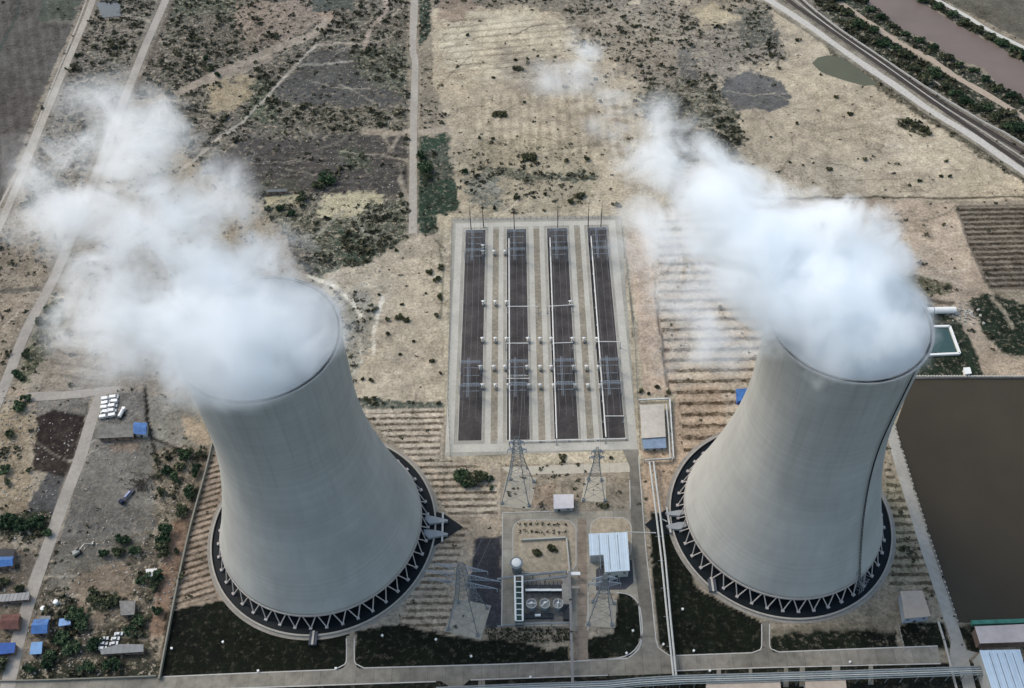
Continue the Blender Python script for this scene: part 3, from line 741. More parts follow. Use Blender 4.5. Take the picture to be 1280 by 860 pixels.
# ------------------------------------------------------------------ cooling towers
def shell_mat():
    m = bpy.data.materials.new('shell_concrete'); m.use_nodes = True
    n = m.node_tree.nodes; l = m.node_tree.links; b = n['Principled BSDF']
    b.inputs['Roughness'].default_value = .8; b.inputs['Specular IOR Level'].default_value = .25
    tc = n.new('ShaderNodeTexCoord')
    sx = n.new('ShaderNodeSeparateXYZ'); l.new(tc.outputs['Object'], sx.inputs[0])
    # lift joints every 1.5 m: a colour per lift
    dv = n.new('ShaderNodeMath'); dv.operation = 'DIVIDE'; l.new(sx.outputs[2], dv.inputs[0]); dv.inputs[1].default_value = 1.6
    fl = n.new('ShaderNodeMath'); fl.operation = 'FLOOR'; l.new(dv.outputs[0], fl.inputs[0])
    wn = n.new('ShaderNodeTexWhiteNoise'); wn.noise_dimensions = '1D'; l.new(fl.outputs[0], wn.inputs['W'])
    m1 = n.new('ShaderNodeMapRange'); m1.inputs[3].default_value = .965; m1.inputs[4].default_value = 1.035; l.new(wn.outputs[0], m1.inputs[0])
    mp = n.new('ShaderNodeMapping'); mp.inputs['Scale'].default_value = (1, 1, .10); l.new(tc.outputs['Object'], mp.inputs[0])
    st = n.new('ShaderNodeTexNoise'); st.inputs['Scale'].default_value = .16; st.inputs['Detail'].default_value = 6; st.inputs['Roughness'].default_value = .6
    l.new(mp.outputs[0], st.inputs['Vector'])
    m2 = n.new('ShaderNodeMapRange'); m2.inputs[1].default_value = .3; m2.inputs[2].default_value = .7; m2.inputs[3].default_value = .93; m2.inputs[4].default_value = 1.06; l.new(st.outputs[0], m2.inputs[0])
    bl = n.new('ShaderNodeTexNoise'); bl.inputs['Scale'].default_value = .035; bl.inputs['Detail'].default_value = 5; l.new(tc.outputs['Object'], bl.inputs['Vector'])
    m3 = n.new('ShaderNodeMapRange'); m3.inputs[1].default_value = .3; m3.inputs[2].default_value = .7; m3.inputs[3].default_value = .9; m3.inputs[4].default_value = 1.1; l.new(bl.outputs[0], m3.inputs[0])
    # water streaks below the rim, fading downwards
    mp2 = n.new('ShaderNodeMapping'); mp2.inputs['Scale'].default_value = (1, 1, .035); l.new(tc.outputs['Object'], mp2.inputs[0])
    s2 = n.new('ShaderNodeTexNoise'); s2.inputs['Scale'].default_value = .42; s2.inputs['Detail'].default_value = 4; l.new(mp2.outputs[0], s2.inputs['Vector'])
    s3 = n.new('ShaderNodeMapRange'); s3.inputs[1].default_value = .52; s3.inputs[2].default_value = .72; s3.inputs[3].default_value = 0; s3.inputs[4].default_value = .15; l.new(s2.outputs[0], s3.inputs[0])
    s4 = n.new('ShaderNodeMapRange'); s4.inputs[1].default_value = 60; s4.inputs[2].default_value = 160; s4.inputs[3].default_value = .15; s4.inputs[4].default_value = 1; l.new(sx.outputs[2], s4.inputs[0])
    s5 = n.new('ShaderNodeMath'); s5.operation = 'MULTIPLY'; l.new(s3.outputs[0], s5.inputs[0]); l.new(s4.outputs[0], s5.inputs[1])
    s6 = n.new('ShaderNodeMath'); s6.operation = 'SUBTRACT'; s6.inputs[0].default_value = 1; l.new(s5.outputs[0], s6.inputs[1])
    s7 = n.new('ShaderNodeMath'); s7.operation = 'MULTIPLY'; l.new(m2.outputs[0], s7.inputs[0]); l.new(s6.outputs[0], s7.inputs[1])
    a = n.new('ShaderNodeMath'); a.operation = 'MULTIPLY'; l.new(m1.outputs[0], a.inputs[0]); l.new(s7.outputs[0], a.inputs[1])
    a2 = n.new('ShaderNodeMath'); a2.operation = 'MULTIPLY'; l.new(a.outputs[0], a2.inputs[0]); l.new(m3.outputs[0], a2.inputs[1])
    mx = n.new('ShaderNodeMix'); mx.data_type = 'RGBA'; mx.blend_type = 'MULTIPLY'; mx.inputs[0].default_value = 1
    mx.inputs[6].default_value = (.325, .328, .312, 1); l.new(a2.outputs[0], mx.inputs[7]); l.new(mx.outputs[2], b.inputs['Base Color'])
    return m
SHELL = shell_mat()
rimm = mat('rim_concrete', (176, 176, 172), var=.08)
colm = mat('column_concrete', (178, 170, 164), var=.06)
apm = mat('basin_concrete', (140, 134, 122), var=.16, scale=.4, var2=.12)
darkwater = water_mat('basin_water', (26, 32, 36), .5, .2, .1, .08)
RB, RT, ZT, HT, RTOP = 54.35, 34.05, 120.3, 165.4, 34.6
def rad(z):
    if z < ZT:
        b = (ZT - 9) / math.sqrt((RB / RT) ** 2 - 1); return RT * math.sqrt(1 + ((z - ZT) / b) ** 2)
    b = (HT - ZT) / math.sqrt((RTOP / RT) ** 2 - 1); return RT * math.sqrt(1 + ((z - ZT) / b) ** 2)
def tower(loc, s, sr, label, gaps):
    t = thing('cooling_tower', label, 'cooling tower', loc, 0, 'hyperboloid cooling towers')
    zs = [9 + (HT - 9) * i / 70 for i in range(71)]
    prof = [(rad(z) * s, z) for z in zs] + [((rad(z) - .9) * s, z) for z in reversed(zs)]
    MB().lathe(prof, 160, close=True).build('shell', SHELL, t, smooth=False).data.shade_smooth()
    MB().lathe([(rad(HT) * s - 1.2, HT - .6), (rad(HT) * s + .9, HT - .6), (rad(HT) * s + .9, HT + .5), (rad(HT) * s + .7, HT + .5), (rad(HT) * s + .7, HT), (rad(HT) * s - 1.0, HT), (rad(HT) * s - 1.0, HT + .5), (rad(HT) * s - 1.2, HT + .5)], 160, close=True).build('rim_walkway', rimm, t)
    MB().lathe([(rad(HT) * s + .95, HT + 1.3), (rad(HT) * s + 1.05, HT + 1.3), (rad(HT) * s + 1.05, HT + 1.4), (rad(HT) * s + .95, HT + 1.4)], 120, close=True).build('rim_handrail', mat('pale_rail', (150, 152, 152)), t)
    MB().lathe([(rad(9) * s - 1.3, 8.2), (rad(9) * s + .25, 8.2), (rad(9) * s + .25, 9.4), (rad(9) * s - 1.3, 9.4)], 160, close=True).build('ring_beam', colm, t)
    rb = 62 * sr
    MB().lathe([(rb - .5, 0), (rb + .4, 0), (rb + .4, 1.2), (rb - .5, 1.2)], 140, close=True).build('basin_wall', mat('basin_wall_concrete', (160, 154, 142), var=.12), t)
    MB().lathe([(rb + .4, .10), (rb + 2.2, .10)], 140).build('basin_apron', apm, t)
    MB().lathe([(0.01, .12), (rb - .5, .12)], 96).build('basin_water', darkwater, t)
    MB().lathe([(rad(9) * s - 5, .1), (rad(9) * s - 5, 9.5)], 80).build('under_shell_shade', mat('shade_dark', (22, 24, 28), var=.3, scale=1), t)  # near-black cylinder, stands in for the shade seen between the raker columns
    n = 44
    for i in range(n):
        a0 = 2 * math.pi * i / n; a1 = a0 + math.pi / n; a2 = a0 - math.pi / n
        ro = rad(9) * s + 2.9; rt = rad(9) * s - .4
        mb = MB(); foot = (ro * math.cos(a0), ro * math.sin(a0), .1)
        for a in (a1, a2):
            mb.bar(foot, (rt * math.cos(a * .92 + a0 * .08), rt * math.sin(a * .92 + a0 * .08), 8.6), .34, 6, .30)
        mb.box((foot[0], foot[1], .6), (1.6, 1.6, 1.0), a0)
        mb.build('raker_column', colm, t)
    return t
TL = (-115.9, 274.8, 0); TR = (136.4, 278.2, 0)
tower(TL, 1.012, 1.0, 'left grey concrete cooling tower, steam drifting off its rim to the left over farmland', 0)
tr = tower(TR, .975, .97, 'right grey concrete cooling tower with a black ladder line down its right flank', 0)
# ladder down the right tower
a = R(-48); pts = []
def tp(a, z, off): r_ = rad(z) * .975 + off; return (r_ * math.cos(a), r_ * math.sin(a), z)
mb = MB()
zz = [9 + (HT - 9) * i / 60 for i in range(61)]
best = min(((proj(TR[0] + tp(R(d), 12, 1)[0], TR[1] + tp(R(d), 12, 1)[1], 12)[0] - 1075) ** 2, d) for d in range(-90, 0))[1]
LA = R(best)
for z0_, z1_ in zip(zz[:-1], zz[1:]):
    for da in (-.010, .010): mb.bar(tp(LA + da, z0_, .8), tp(LA + da, z1_, .8), .18)
    mb.bar(tp(LA - .010, z0_, .8), tp(LA + .010, z0_, .8), .12)
mb.build('ladder', mat('ladder_steel', (24, 26, 32), var=.1), tr)
mb = MB()
for da in (-.03, 0.0, .03):
    for off in (1.2, 4.5): mb.bar((tp(LA + da, 9, off)[0], tp(LA + da, 9, off)[1], 0), tp(LA + da, 16, off - 1), .15)
for z in (2, 5, 8, 11, 14):
    for off in (1.2, 4.5): mb.bar(tp(LA - .03, 9, off)[:2] + (z,), tp(LA + .03, 9, off)[:2] + (z,), .12)
    for da in (-.03, .03): mb.bar(tp(LA + da, 9, 1.2)[:2] + (z,), tp(LA + da, 9, 4.5)[:2] + (z + 2,), .12)
mb.build('stair_scaffold', mat('galvanised', (120, 124, 128), rough=.6), tr)

# intake forebays beside the towers
sheet('forebay_water', [(546,640),(556,643),(579,659),(556,674),(548,680),(540,684),(542,650)], darkwater, .20)
sheet('forebay_water', [(806,656),(818,646),(834,636),(840,640),(842,664),(838,668),(818,668)], darkwater, .20)
def intake(beam, ducts, label):
    a = P(*beam[0], 0); b = P(*beam[1], 0); mid = (a + b) / 2
    t = thing('intake_gate', label, 'water intake', mid)
    MB().bar(a - mid + Vector((0, 0, 1.6)), b - mid + Vector((0, 0, 1.6)), .7).build('gate_beam', rimm, t)
    for d in ducts:
        q = [P(*p, 0) - mid for p in d]; mb = MB()
        mb.prism([(p.x, p.y) for p in q], .3, 2.2); mb.build('channel_duct', mat('duct_concrete', (146, 150, 152), var=.1), t)
intake(((554,643),(553,679)), ([(533,646),(548,649),(560,652),(560,654),(546,656),(537,657),(531,651)], [(530,664),(546,665),(560,669),(560,671),(546,673),(536,675),(530,669)]), 'two grey water channels under a white beam beside the left tower')
intake(((833,636),(838,668)), ([(831,643),(848,640),(858,640),(858,644),(848,647),(834,646)], [(832,659),(848,655),(857,655),(858,660),(848,664),(836,663)]), 'two grey water channels under a white beam beside the right tower')
for x, y, lab in ((392, 799, 'small dark sluice box set in the left tower basin rim'), (890, 733, 'small grey sluice box set in the right tower basin rim')):
    t = thing('sluice_box', lab, 'sluice', P(x, y))
    MB().box((0, 0, .9), (4, 7, 1.8)).build('box', mat('sluice_grey', (72, 76, 84)), t); MB().box((0, 0, 2.0), (1, 7.4, .3)).build('cover_beam', kerbm, t)

# ------------------------------------------------------------------ switchyard equipment
steel = mat('galvanised_steel', (140, 150, 160), rough=.6, var=.1)
steeld = mat('weathered_steel', (112, 120, 124), rough=.6, var=.15)
white = mat('white_paint', (225, 225, 220), var=.05, rough=.5)
busw = mat('bus_pipe_white', (214, 212, 206), var=.05, rough=.5)
def line_thing(name, label, cat, ends, z, r, post_every, group=None, m=busw):
    a = P(*ends[0], z); b = P(*ends[1], z); o = Vector((a.x, a.y, 0)); t = thing(name, label, cat, o, 0, group)
    MB().bar(a - o, b - o, r, 8).build('pipe', m, t)
    L = (b - a).length; k = max(1, int(L / post_every))
    for i in range(k + 1):
        p = a + (b - a) * (i / k) - o
        MB().bar((p.x, p.y, .1), (p.x, p.y, z - r), .18, 6).box((p.x, p.y, .3), (.9, .9, .5)).build('post', steel, t)
    return t
for i, (e, w_) in enumerate(((((636.3, 298), (637.2, 552)), 'second'), (((687.6, 297), (696, 548)), 'third'), (((738.8, 295), (757.5, 546)), 'fourth'))):
    line_thing('busbar_pipe', f'long white busbar pipe along the left side of the {w_} gravel bed', 'busbar', e, 6.5, .42, 14, 'long busbar pipes of the switchyard')
crosses = [((634, 383), (673, 383), 'far end of the second bed'), ((684, 383), (716, 381), 'far middle of the third bed'), ((632, 429), (661, 429), 'middle of the second bed'),
           ((690, 429), (716, 428), 'middle of the third bed'), ((745, 427), (776, 427), 'middle of the fourth bed'), ((633, 473), (662, 473), 'near third of the second bed'),
           ((755, 520), (780, 520), 'near end of the fourth bed')]
for a, b, w_ in crosses:
    line_thing('cross_busbar', f'thin white pipe crossing the {w_}', 'busbar', (a, b), 6.5, .3, 13, 'cross pipes of the switchyard')
line_thing('cross_busbar', 'long white pipe along the near edge of the gravel beds', 'busbar', ((640, 552), (783, 548)), 1.2, .35, 16, 'cross pipes of the switchyard')

def gantry(loc, span, label):
    t = thing('line_gantry', label, 'gantry', loc, 0, 'lattice gantries over the gravel beds')
    H = 13
    def lat(mb, a, b, w_, n):
        a = Vector(a); b = Vector(b); d = (b - a).normalized()
        u = d.cross(Vector((0, 1, 0)) if abs(d.y) < .9 else Vector((1, 0, 0))).normalized() * w_; v = d.cross(u).normalized() * w_
        cs = [u + v, u - v, -u - v, -u + v]
        for c in cs: mb.bar(a + c, b + c, .09)
        for i in range(n):
            p = a + (b - a) * (i / n); q = a + (b - a) * ((i + 1) / n)
            for k in range(4): mb.bar(p + cs[k], q + cs[(k + 1) % 4], .05)
        return mb
    for dy in (-9, 9):
        for x in (-span / 2, span / 2):
            lat(MB(), (x, dy, 0), (x, dy, H), .55, 7).build('gantry_column', steel, t)
        lat(MB(), (-span / 2, dy, H), (span / 2, dy, H), .6, 8).build('gantry_beam', steel, t)
    lat(MB(), (-1.5, -15, 9), (-1.5, 15, 9), .5, 14).build('gantry_beam', steel, t)
    for k in range(4):
        y = -9 + 6 * k
        MB().bar((-span / 2 + 1.5, y, 7), (span / 2 - 1, y, 7), .2, 6).build('disconnector_arm', steel, t)
        for x in (-3.5, 0, 3.5):
            MB().bar((x, y, 0), (x, y, 7.4), .22, 6, .16).build('insulator', steeld, t)
    return t
g0 = None
for row, yv in (('far', 488), ('near', 373)):
    for i, (a, b) in enumerate(STR):
        lab = f'blue grey lattice gantry at the {row} end of the {ORD[i]} gravel bed from the left'
        if g0 is None: g0 = gantry(((a + b) / 2, yv, 0), 12.2, lab)
        else: dup(g0, ((a + b) / 2, yv, 0), 0, lab)
# breakers in rows between the beds
brk = [(y_, xs) for y_, xs in ((307, [603.5]), (314, [603.5, 617.5, 631]), (377, [604, 619, 633, 713]), (423, [603, 619, 633, 660, 675, 689, 715.5, 730, 746]),
       (458, [600.5, 617, 631, 659, 675, 689, 717, 733, 748]), (481, [603, 619, 635, 661, 675, 692, 719, 735, 751]))]
RN = ['first row from the far end', 'second row', 'third row', 'fourth row', 'fifth row', 'nearest row']
b0 = None
for (y_, xs), rn in zip(brk, RN):
    for j, x in enumerate(xs):
        lab = f'white headed circuit breaker, {ORD[j]} from the left in the {rn}' if len(xs) > 1 else f'single white headed circuit breaker in the {rn}'
        p = P(x, y_, 3)
        if b0 is None:
            b0 = thing('circuit_breaker', lab, 'circuit breaker', (p.x, p.y, 0), 0, 'circuit breakers between the gravel beds')
            MB().box((0, 0, .6), (1.8, 1.4, 1.0)).build('base', kerbm, b0)
            MB().bar((0, 0, 1), (0, 0, 3.2), .3, 8).build('column', steeld, b0)
            MB().dome((0, 0, 3.1), 1.0, .9, 12).bar((-1.4, .3, 3.4), (1.4, .3, 3.4), .3, 8).build('head', white, b0)
            MB().box((.3, -1.6, 1.0), (1.2, .8, 1.8)).build('control_cabinet', mat('cabinet_grey', (120, 124, 122)), b0)
        else: dup(b0, (p.x, p.y, 0), 0, lab)
# lightning masts at the far edge
m0 = None
for i, (x, y_) in enumerate(((589, 288), (604.5, 284), (643, 288), (697, 286), (735, 285), (751, 285))):
    lab = f'thin dark lightning mast, {ORD[i]} from the left at the far edge of the switchyard'; p = P(x, y_)
    if m0 is None:
        m0 = thing('lightning_mast', lab, 'mast', p, 0, 'lightning masts')
        MB().bar((0, 0, 0), (0, 0, 18), .35, 6, .22).build('mast', mat('dark_steel', (46, 44, 46)), m0); MB().bar((0, 0, 18), (0, 0, 27), .14, 6, .05).build('tip_rod', mat('dark_steel', (46, 44, 46)), m0)
        MB().box((0, 0, .3), (1.4, 1.4, .6)).build('footing', kerbm, m0)
    else: dup(m0, p, 0, lab)
# perimeter fence of the switchyard: posts and rails
def fence(name, pts, h, label, step=4.0, m=None, z=0, wire=True, pr=.12):
    c = [P(*p, 0) for p in pts]; o = c[0]; t = thing(name, label, 'fence', (o.x, o.y, 0)); m = m or steeld
    mp = MB(); mw = MB()
    for a, b in zip(c[:-1], c[1:]):
        L = (b - a).length; k = max(1, int(L / step))
        for i in range(k + 1):
            p = a + (b - a) * (i / k) - o; mp.box((p.x, p.y, h / 2), (pr * 2, pr * 2, h))
        for zz_ in ((.15, .5, .95) if wire else (.95,)): mw.bar(a - o + Vector((0, 0, h * zz_)), b - o + Vector((0, 0, h * zz_)), .05)
    q = mp.build('fence_posts', m, t); q['kind'] = 'stuff'
    mw.build('fence_wire', m, t)
    return t
fence('perimeter_fence', [(563,571),(560,500),(565,275),(776,272),(793,420),(800,562)], 2.4, 'thin wire fence around the switchyard')

# ------------------------------------------------------------------ pylons
def pylon(base, top, H, hw, label, arms, ang=0):
    bc = sum((P(*p) for p in base), Vector()) / 4
    t = thing('lattice_pylon', label, 'pylon', bc, 0, 'lattice steel pylons')
    f = [P(*p) - bc for p in base]; tpz = H
    tc_ = Vector((0, 0, 0))
    q = [Vector((p.x * hw, p.y * hw, 0)) for p in f]
    def at(k, s):   # corner k at height fraction s: splayed legs, slender upper part
        e = 1 - min(1, s / .55) * (1 - .42) if s < .55 else .42 - (s - .55) / .45 * (.42 - .16)
        return Vector((f[k].x * e, f[k].y * e, s * H))
    lv = [0, .2, .36, .48, .58, .66, .73, .8, .87, .94, 1]
    for k in range(4):
        mb = MB()
        for a, b in zip(lv[:-1], lv[1:]): mb.bar(at(k, a), at(k, b), .24 if a < .5 else .18)
        mb.box((f[k].x, f[k].y, .5), (1.6, 1.6, 1)); mb.build('leg', steeld, t)
    mb = MB()
    for a, b in zip(lv[:-1], lv[1:]):
        for k in range(4):
            k2 = (k + 1) % 4
            mb.bar(at(k, a), at(k2, b), .08); mb.bar(at(k2, a), at(k, b), .08); mb.bar(at(k, b), at(k2, b), .09)
    mb.build('bracing', steeld, t)
    for s, L in arms:
        mb = MB(); z = s * H; d = Vector((math.cos(ang), math.sin(ang), 0)); e = Vector((-d.y, d.x, 0))
        for sg in (-1, 1):
            tip = d * sg * L + Vector((0, 0, z + .5)); w_ = 1.6
            rts = [d * sg * 1.2 + e * w_ + Vector((0, 0, z)), d * sg * 1.2 - e * w_ + Vector((0, 0, z)), d * sg * 1.2 + Vector((0, 0, z + 2.4))]
            for r_ in rts: mb.bar(r_, tip, .12)
            if sg == 1: mb.bar(-d * 1.4 + Vector((0, 0, z)), d * 1.4 + Vector((0, 0, z)), .12)
            for i in range(1, 6):
                s0 = i / 6; ps = [r_.lerp(tip, s0) for r_ in rts]
                for k in range(3): mb.bar(ps[k], ps[(k + 1) % 3], .1)
                if i < 5:
                    s1 = (i + 1) / 6; ps2 = [r_.lerp(tip, s1) for r_ in rts]
                    mb.bar(ps[0], ps2[1], .09); mb.bar(ps[1], ps2[2], .09)
            mb.bar(tip, tip - Vector((0, 0, 3.2)), .2, 6)
        mb.build('cross_arm', steel, t)
    return t, bc
A3 = [(.62, 12), (.78, 14), (.93, 9)]
pylon([(627, 629), (661, 632), (667, 602), (638, 599)], None, 54, .3, 'dark lattice pylon on a pad just below the switchyard, left one', [(.8, 5), (.93, 4)])
pylon([(729, 625), (756, 626), (752, 600), (735, 599)], None, 42, .3, 'slim lattice pylon just below the switchyard, right one', [(.8, 4), (.93, 3)])
pylon([(560, 787), (597, 794), (609, 760), (573, 753)], None, 60, .3, 'big lattice pylon with wide cross arms beside the dark asphalt near the left tower', [(.66, 17), (.8, 19), (.94, 13)], R(-10))
pylon([(735, 780), (765, 781), (767, 754), (741, 752)], None, 42, .3, 'lattice pylon in front of the white roofed hall', [(.8, 8), (.93, 6)])

wirem = mat('conductor', (120, 122, 124))
for i, (a_, b_) in enumerate(STR):
    t = thing('conductor_span', f'three thin conductors strung along the {ORD[i]} gravel bed from the left', 'conductor', ((a_ + b_) / 2, 430, 0), 0, 'conductors along the gravel beds')
    for x in (-4, 0, 4):
        pts_ = [(x, -90 + 18 * j, 12.6 - 1.4 * math.sin(math.pi * ((j % 3) / 3))) for j in range(11)]
        MB().poly(pts_, .07, 4).build('wire', wirem, t)
        for j in (1, 3, 5, 7, 9): MB().bar((x, -90 + 18 * j, 3.2), (x, -90 + 18 * j, 12.4), .06).build('dropper', wirem, t)
for nm_, pa, pb, za, zb in (('from the left upper pylon into the switchyard', (645, 610), (650, 470), 46, 13), ('from the right upper pylon into the switchyard', (742, 610), (744, 470), 36, 13),
                            ('between the big pylon and the left upper pylon', (582, 772), (645, 612), 48, 44), ('between the hall pylon and the right upper pylon', (753, 766), (742, 610), 34, 34)):
    a_ = P(*pa); b_ = P(*pb); t = thing('power_line', f'thin power line wires {nm_}', 'power line', a_)
    for off in (-7, -2.5, 2.5, 7):
        c_ = []
        for j in range(13):
            s_ = j / 12; p_ = a_.lerp(b_, s_) - a_; c_.append((p_.x + off, p_.y, za * (1 - s_) + zb * s_ - 5 * math.sin(math.pi * s_)))
        MB().poly(c_, .07, 4).build('wire', wirem, t)

# ------------------------------------------------------------------ water treatment plant
wh2 = mat('white_equipment', (222, 224, 220), var=.06, rough=.5)
gr1 = mat('grey_equipment', (120, 126, 130), var=.15)
gr2 = mat('dark_equipment', (52, 56, 60), var=.25, scale=.8)
sheet('equipment_bay_floor', [(655,734),(712,732),(710,777),(648,778),(650,742)], mat('bay_floor', (112, 110, 102), var=.4, scale=.6), .09)
p = P(646, 713)
t = thing('storage_silo', 'white round silo at the head of the white pipe gallery', 'silo', p)
MB().lathe([(2.6, 0), (2.6, 9)], 24).build('body', gr1, t); MB().dome((0, 0, 9), 2.6, .8, 24).build('roof', wh2, t); MB().lathe([(2.7, 8.6), (3.5, 8.6), (3.5, 8.8), (2.7, 8.8)], 24, close=True).build('walkway', steeld, t)
o = P(648, 745); t = thing('pipe_gallery', 'white elevated pipe gallery with cross struts running down from the silo', 'pipe gallery', o)
L_ = [P(643.5, 720, 7) - o, P(644.5, 776, 7) - o]; R_ = [P(653, 720, 7) - o, P(653.5, 776, 7) - o]
for q in (L_, R_): MB().bar(q[0], q[1], .55, 8).build('main_pipe', wh2, t)
for i in range(9):
    s = i / 8; a, b = L_[0].lerp(L_[1], s), R_[0].lerp(R_[1], s)
    MB().bar(a, b, .25).build('cross_strut', wh2, t)
    if i % 2 == 0: MB().bar((a.x, a.y, 0), a, .2).bar((b.x, b.y, 0), b, .2).build('leg', steeld, t)
MB().prism([(p_.x, p_.y) for p_ in (L_[0], R_[0], R_[1], L_[1])], 1.0, 2.2).build('pump_skid', mat('teal_equipment', (52, 74, 72), var=.3), t)
for i, x in enumerate((664.5, 681, 697.5)):
    lab = f'round steel reaction tank with a white rim, {ORD[i]} of three from the left'; p = P(x, 760, 0)
    if i == 0:
        tk = thing('round_tank', lab, 'tank', p, 0, 'three round tanks')
        MB().lathe([(2.3, 0), (2.3, 5), (2.7, 5), (2.7, 5.4), (1.9, 5.4), (1.9, 4.6)], 24).build('shell', gr1, tk)
        MB().lathe([(2.75, 5.2), (2.75, 5.6), (2.45, 5.6), (2.45, 5.2)], 24, close=True).build('rim', kerbm, tk)
        MB().lathe([(.02, 5.0), (2.1, 4.9)], 24).build('lid', mat('lid_grey', (158, 158, 152)), tk)
        MB().bar((0, 0, 5.3), (0, 0, 6.6), .5, 10).bar((-2.2, 0, 5.5), (2.2, 0, 5.5), .2).build('mixer', wh2, tk)
    else: dup(tk, p, R(40 * i), lab)
for i, x in enumerate((665, 681, 697)):
    lab = f'white topped transformer box, {ORD[i]} of three from the left behind the round tanks'; p = P(x, 737)
    if i == 0:
        tf = thing('transformer', lab, 'transformer', p, 0, 'three transformers')
        MB().box((0, -.2, 1.6), (6.6, 3.0, 3.2)).build('tank', gr2, tf); MB().box((0, -1.9, 3.5), (6.9, 1.2, .5)).build('top_plate', wh2, tf)
        for x_ in (-2, 0, 2): MB().bar((x_, 1.0, 3.1), (x_ * 1.2, 2.6, 4.6), .28, 8, .15).build('bushing', mat('brown_porcelain', (88, 66, 58)), tf)
        for x_ in (-2.4, -.8, .8, 2.4): MB().box((x_, 1.9, 1.6), (.9, 1.0, 2.6)).build('radiator', gr1, tf)
    else: dup(tf, p, 0, lab)
def beam_thing(name, label, cat, pts, z, wd, hh, m, leg=8, legm=None):
    c = [P(*p, z) for p in pts]; o = Vector((c[0].x, c[0].y, 0)); t = thing(name, label, cat, o); mb = MB(); k_ = 0
    for a, b in zip(c[:-1], c[1:]):
        d = (b - a); L = d.length; md = (a + b) / 2 - o; mb.box((md.x, md.y, z), (L + wd * .6, wd, hh), math.atan2(d.y, d.x))
        n_ = max(1, int(L / leg))
        for i in range(n_ + 1):
            if k_ > 60: break
            q = a + d * (i / n_) - o; MB().box((q.x, q.y, (z - hh / 2) / 2), (.4, .4, z - hh / 2)).build('leg', legm or steeld, t); k_ += 1
    mb.build('deck', m, t); return t
beam_thing('pipe_bridge', 'grey pipe bridge framing the far side of the equipment bay', 'pipe bridge', [(622, 724), (645, 720), (708, 714)], 5, 1.0, .8, gr1)
beam_thing('pipe_bridge', 'second grey pipe bridge parallel behind the transformer boxes', 'pipe bridge', [(655, 727), (708, 720)], 4, 1.0, .6, gr1)
beam_thing('pipe_bridge', 'pale pipe bridge joining the equipment bay to the stained lane', 'pipe bridge', [(713, 717), (724, 717)], 4, 1.8, .6, wh2)
beam_thing('pipe_bridge', 'lower pale pipe bridge joining the equipment bay to the stained lane', 'pipe bridge', [(713, 734), (724, 734)], 4, 1.6, .6, apm)
beam_thing('pipe_bridge', 'grey beam along the near edge of the equipment bay', 'pipe bridge', [(622, 783), (645, 780), (712, 779)], 3, .7, .6, gr1)
beam_thing('pipe_line', 'long thin grey pipe running down from the equipment bay over the main road', 'pipeline', [(711.5, 715), (713, 750), (714, 790), (716, 862)], 4.5, 1.3, .8, mat('pipe_grey', (126, 124, 122), var=.12), 12)
t = thing('equipment_shelter', 'grey block along the right side of the equipment bay', 'shelter', P(707, 745))
MB().box((0, 2, 1.8), (3.4, 16, 3.6)).build('wall', gr1, t); MB().box((0, 2, 3.75), (3.9, 16.5, .3)).build('roof', mat('shelter_roof', (140, 136, 126)), t); MB().box((0, -11, 1.3), (3.2, 6, 2.6)).build('lower_block', gr2, t)
beam_thing('low_wall', 'pale L shaped low wall among the planting beds above the silo', 'wall', [(652, 675), (708, 672), (712, 715)], .8, .8, 1.5, kerbm, 999)
t = thing('pump_unit', 'dark pump set with a white motor in front of the round tanks', 'pump', P(672, 771))
MB().box((0, 0, .8), (16, 2.6, 1.6)).build('skid', gr2, t); MB().bar((-1.4, 0, 2), (1.6, 0, 2), .7, 10).build('motor', wh2, t)

# ------------------------------------------------------------------ buildings
def building(name, label, cat, poly, H, roof, wall, group=None, over=.5, gable=None, rt=.35, ridges=0, windows=True, z0=0):
    c = [P(*p, H) for p in poly]; ctr = sum(c, Vector()) / len(c); o = Vector((ctr.x, ctr.y, 0))
    t = thing(name, label, cat, o, 0, group); q = [(p.x - o.x, p.y - o.y) for p in c]
    MB().prism(q, 0, H - rt).build('wall', wall, t)
    mb = MB(); q2 = [(x * (1 + over / max(3, abs(x) + .1)), y * (1 + over / max(3, abs(y) + .1))) for x, y in q]
    if gable is not None and len(q) == 4:
        a, b, c_, d = [Vector((x, y, H - rt + .003)) for x, y in q2]
        if gable == 1: a, b, c_, d = b, c_, d, a
        r1 = (a + d) / 2 + Vector((0, 0, 1.6)); r2 = (b + c_) / 2 + Vector((0, 0, 1.6)); up_ = Vector((0, 0, .25))
        mb.add([a, b, c_, d, r1, r2], [(0, 1, 5, 4), (2, 3, 4, 5), (0, 4, 3), (1, 2, 5), (0, 3, 2, 1)])
    else: mb.prism(q2, H - rt + .003, H)
    rf = mb.build('roof', roof, t)
    if ridges:
        xs = [x for x, y in q]; ys = [y for x, y in q]
        for i in range(1, ridges):
            x = min(xs) + (max(xs) - min(xs)) * i / ridges
            MB().box((x, (min(ys) + max(ys)) / 2, H + .1), (.25, (max(ys) - min(ys)) * .9, .2)).build('roof_seam', mat('seam_grey', (132, 140, 146)), t)
    if windows:
        n_ = len(q)
        lo = min(range(n_), key=lambda i: q[i][1] + q[(i + 1) % n_][1]); a = Vector(q[lo]); b = Vector(q[(lo + 1) % n_]); L = (b - a).length; d = (b - a).normalized()
        k = max(1, min(10, int(L / 4))); nn = Vector((d.y, -d.x)); 
        if nn.y > 0: nn = -nn
        for i in range(k):
            p_ = a + d * L * (i + .5) / k + nn * .02
            nm = 'door' if i == k // 2 else 'window'; hh = min(2.2, H * .55) if nm == 'door' else min(1.3, H * .35)
            MB().box((p_.x, p_.y, (hh / 2 if nm == 'door' else H * .55)), (1.4, .12, hh), math.atan2(d.y, d.x)).build(nm, mat('dark_glass', (40, 46, 54), rough=.3), t)
    return t
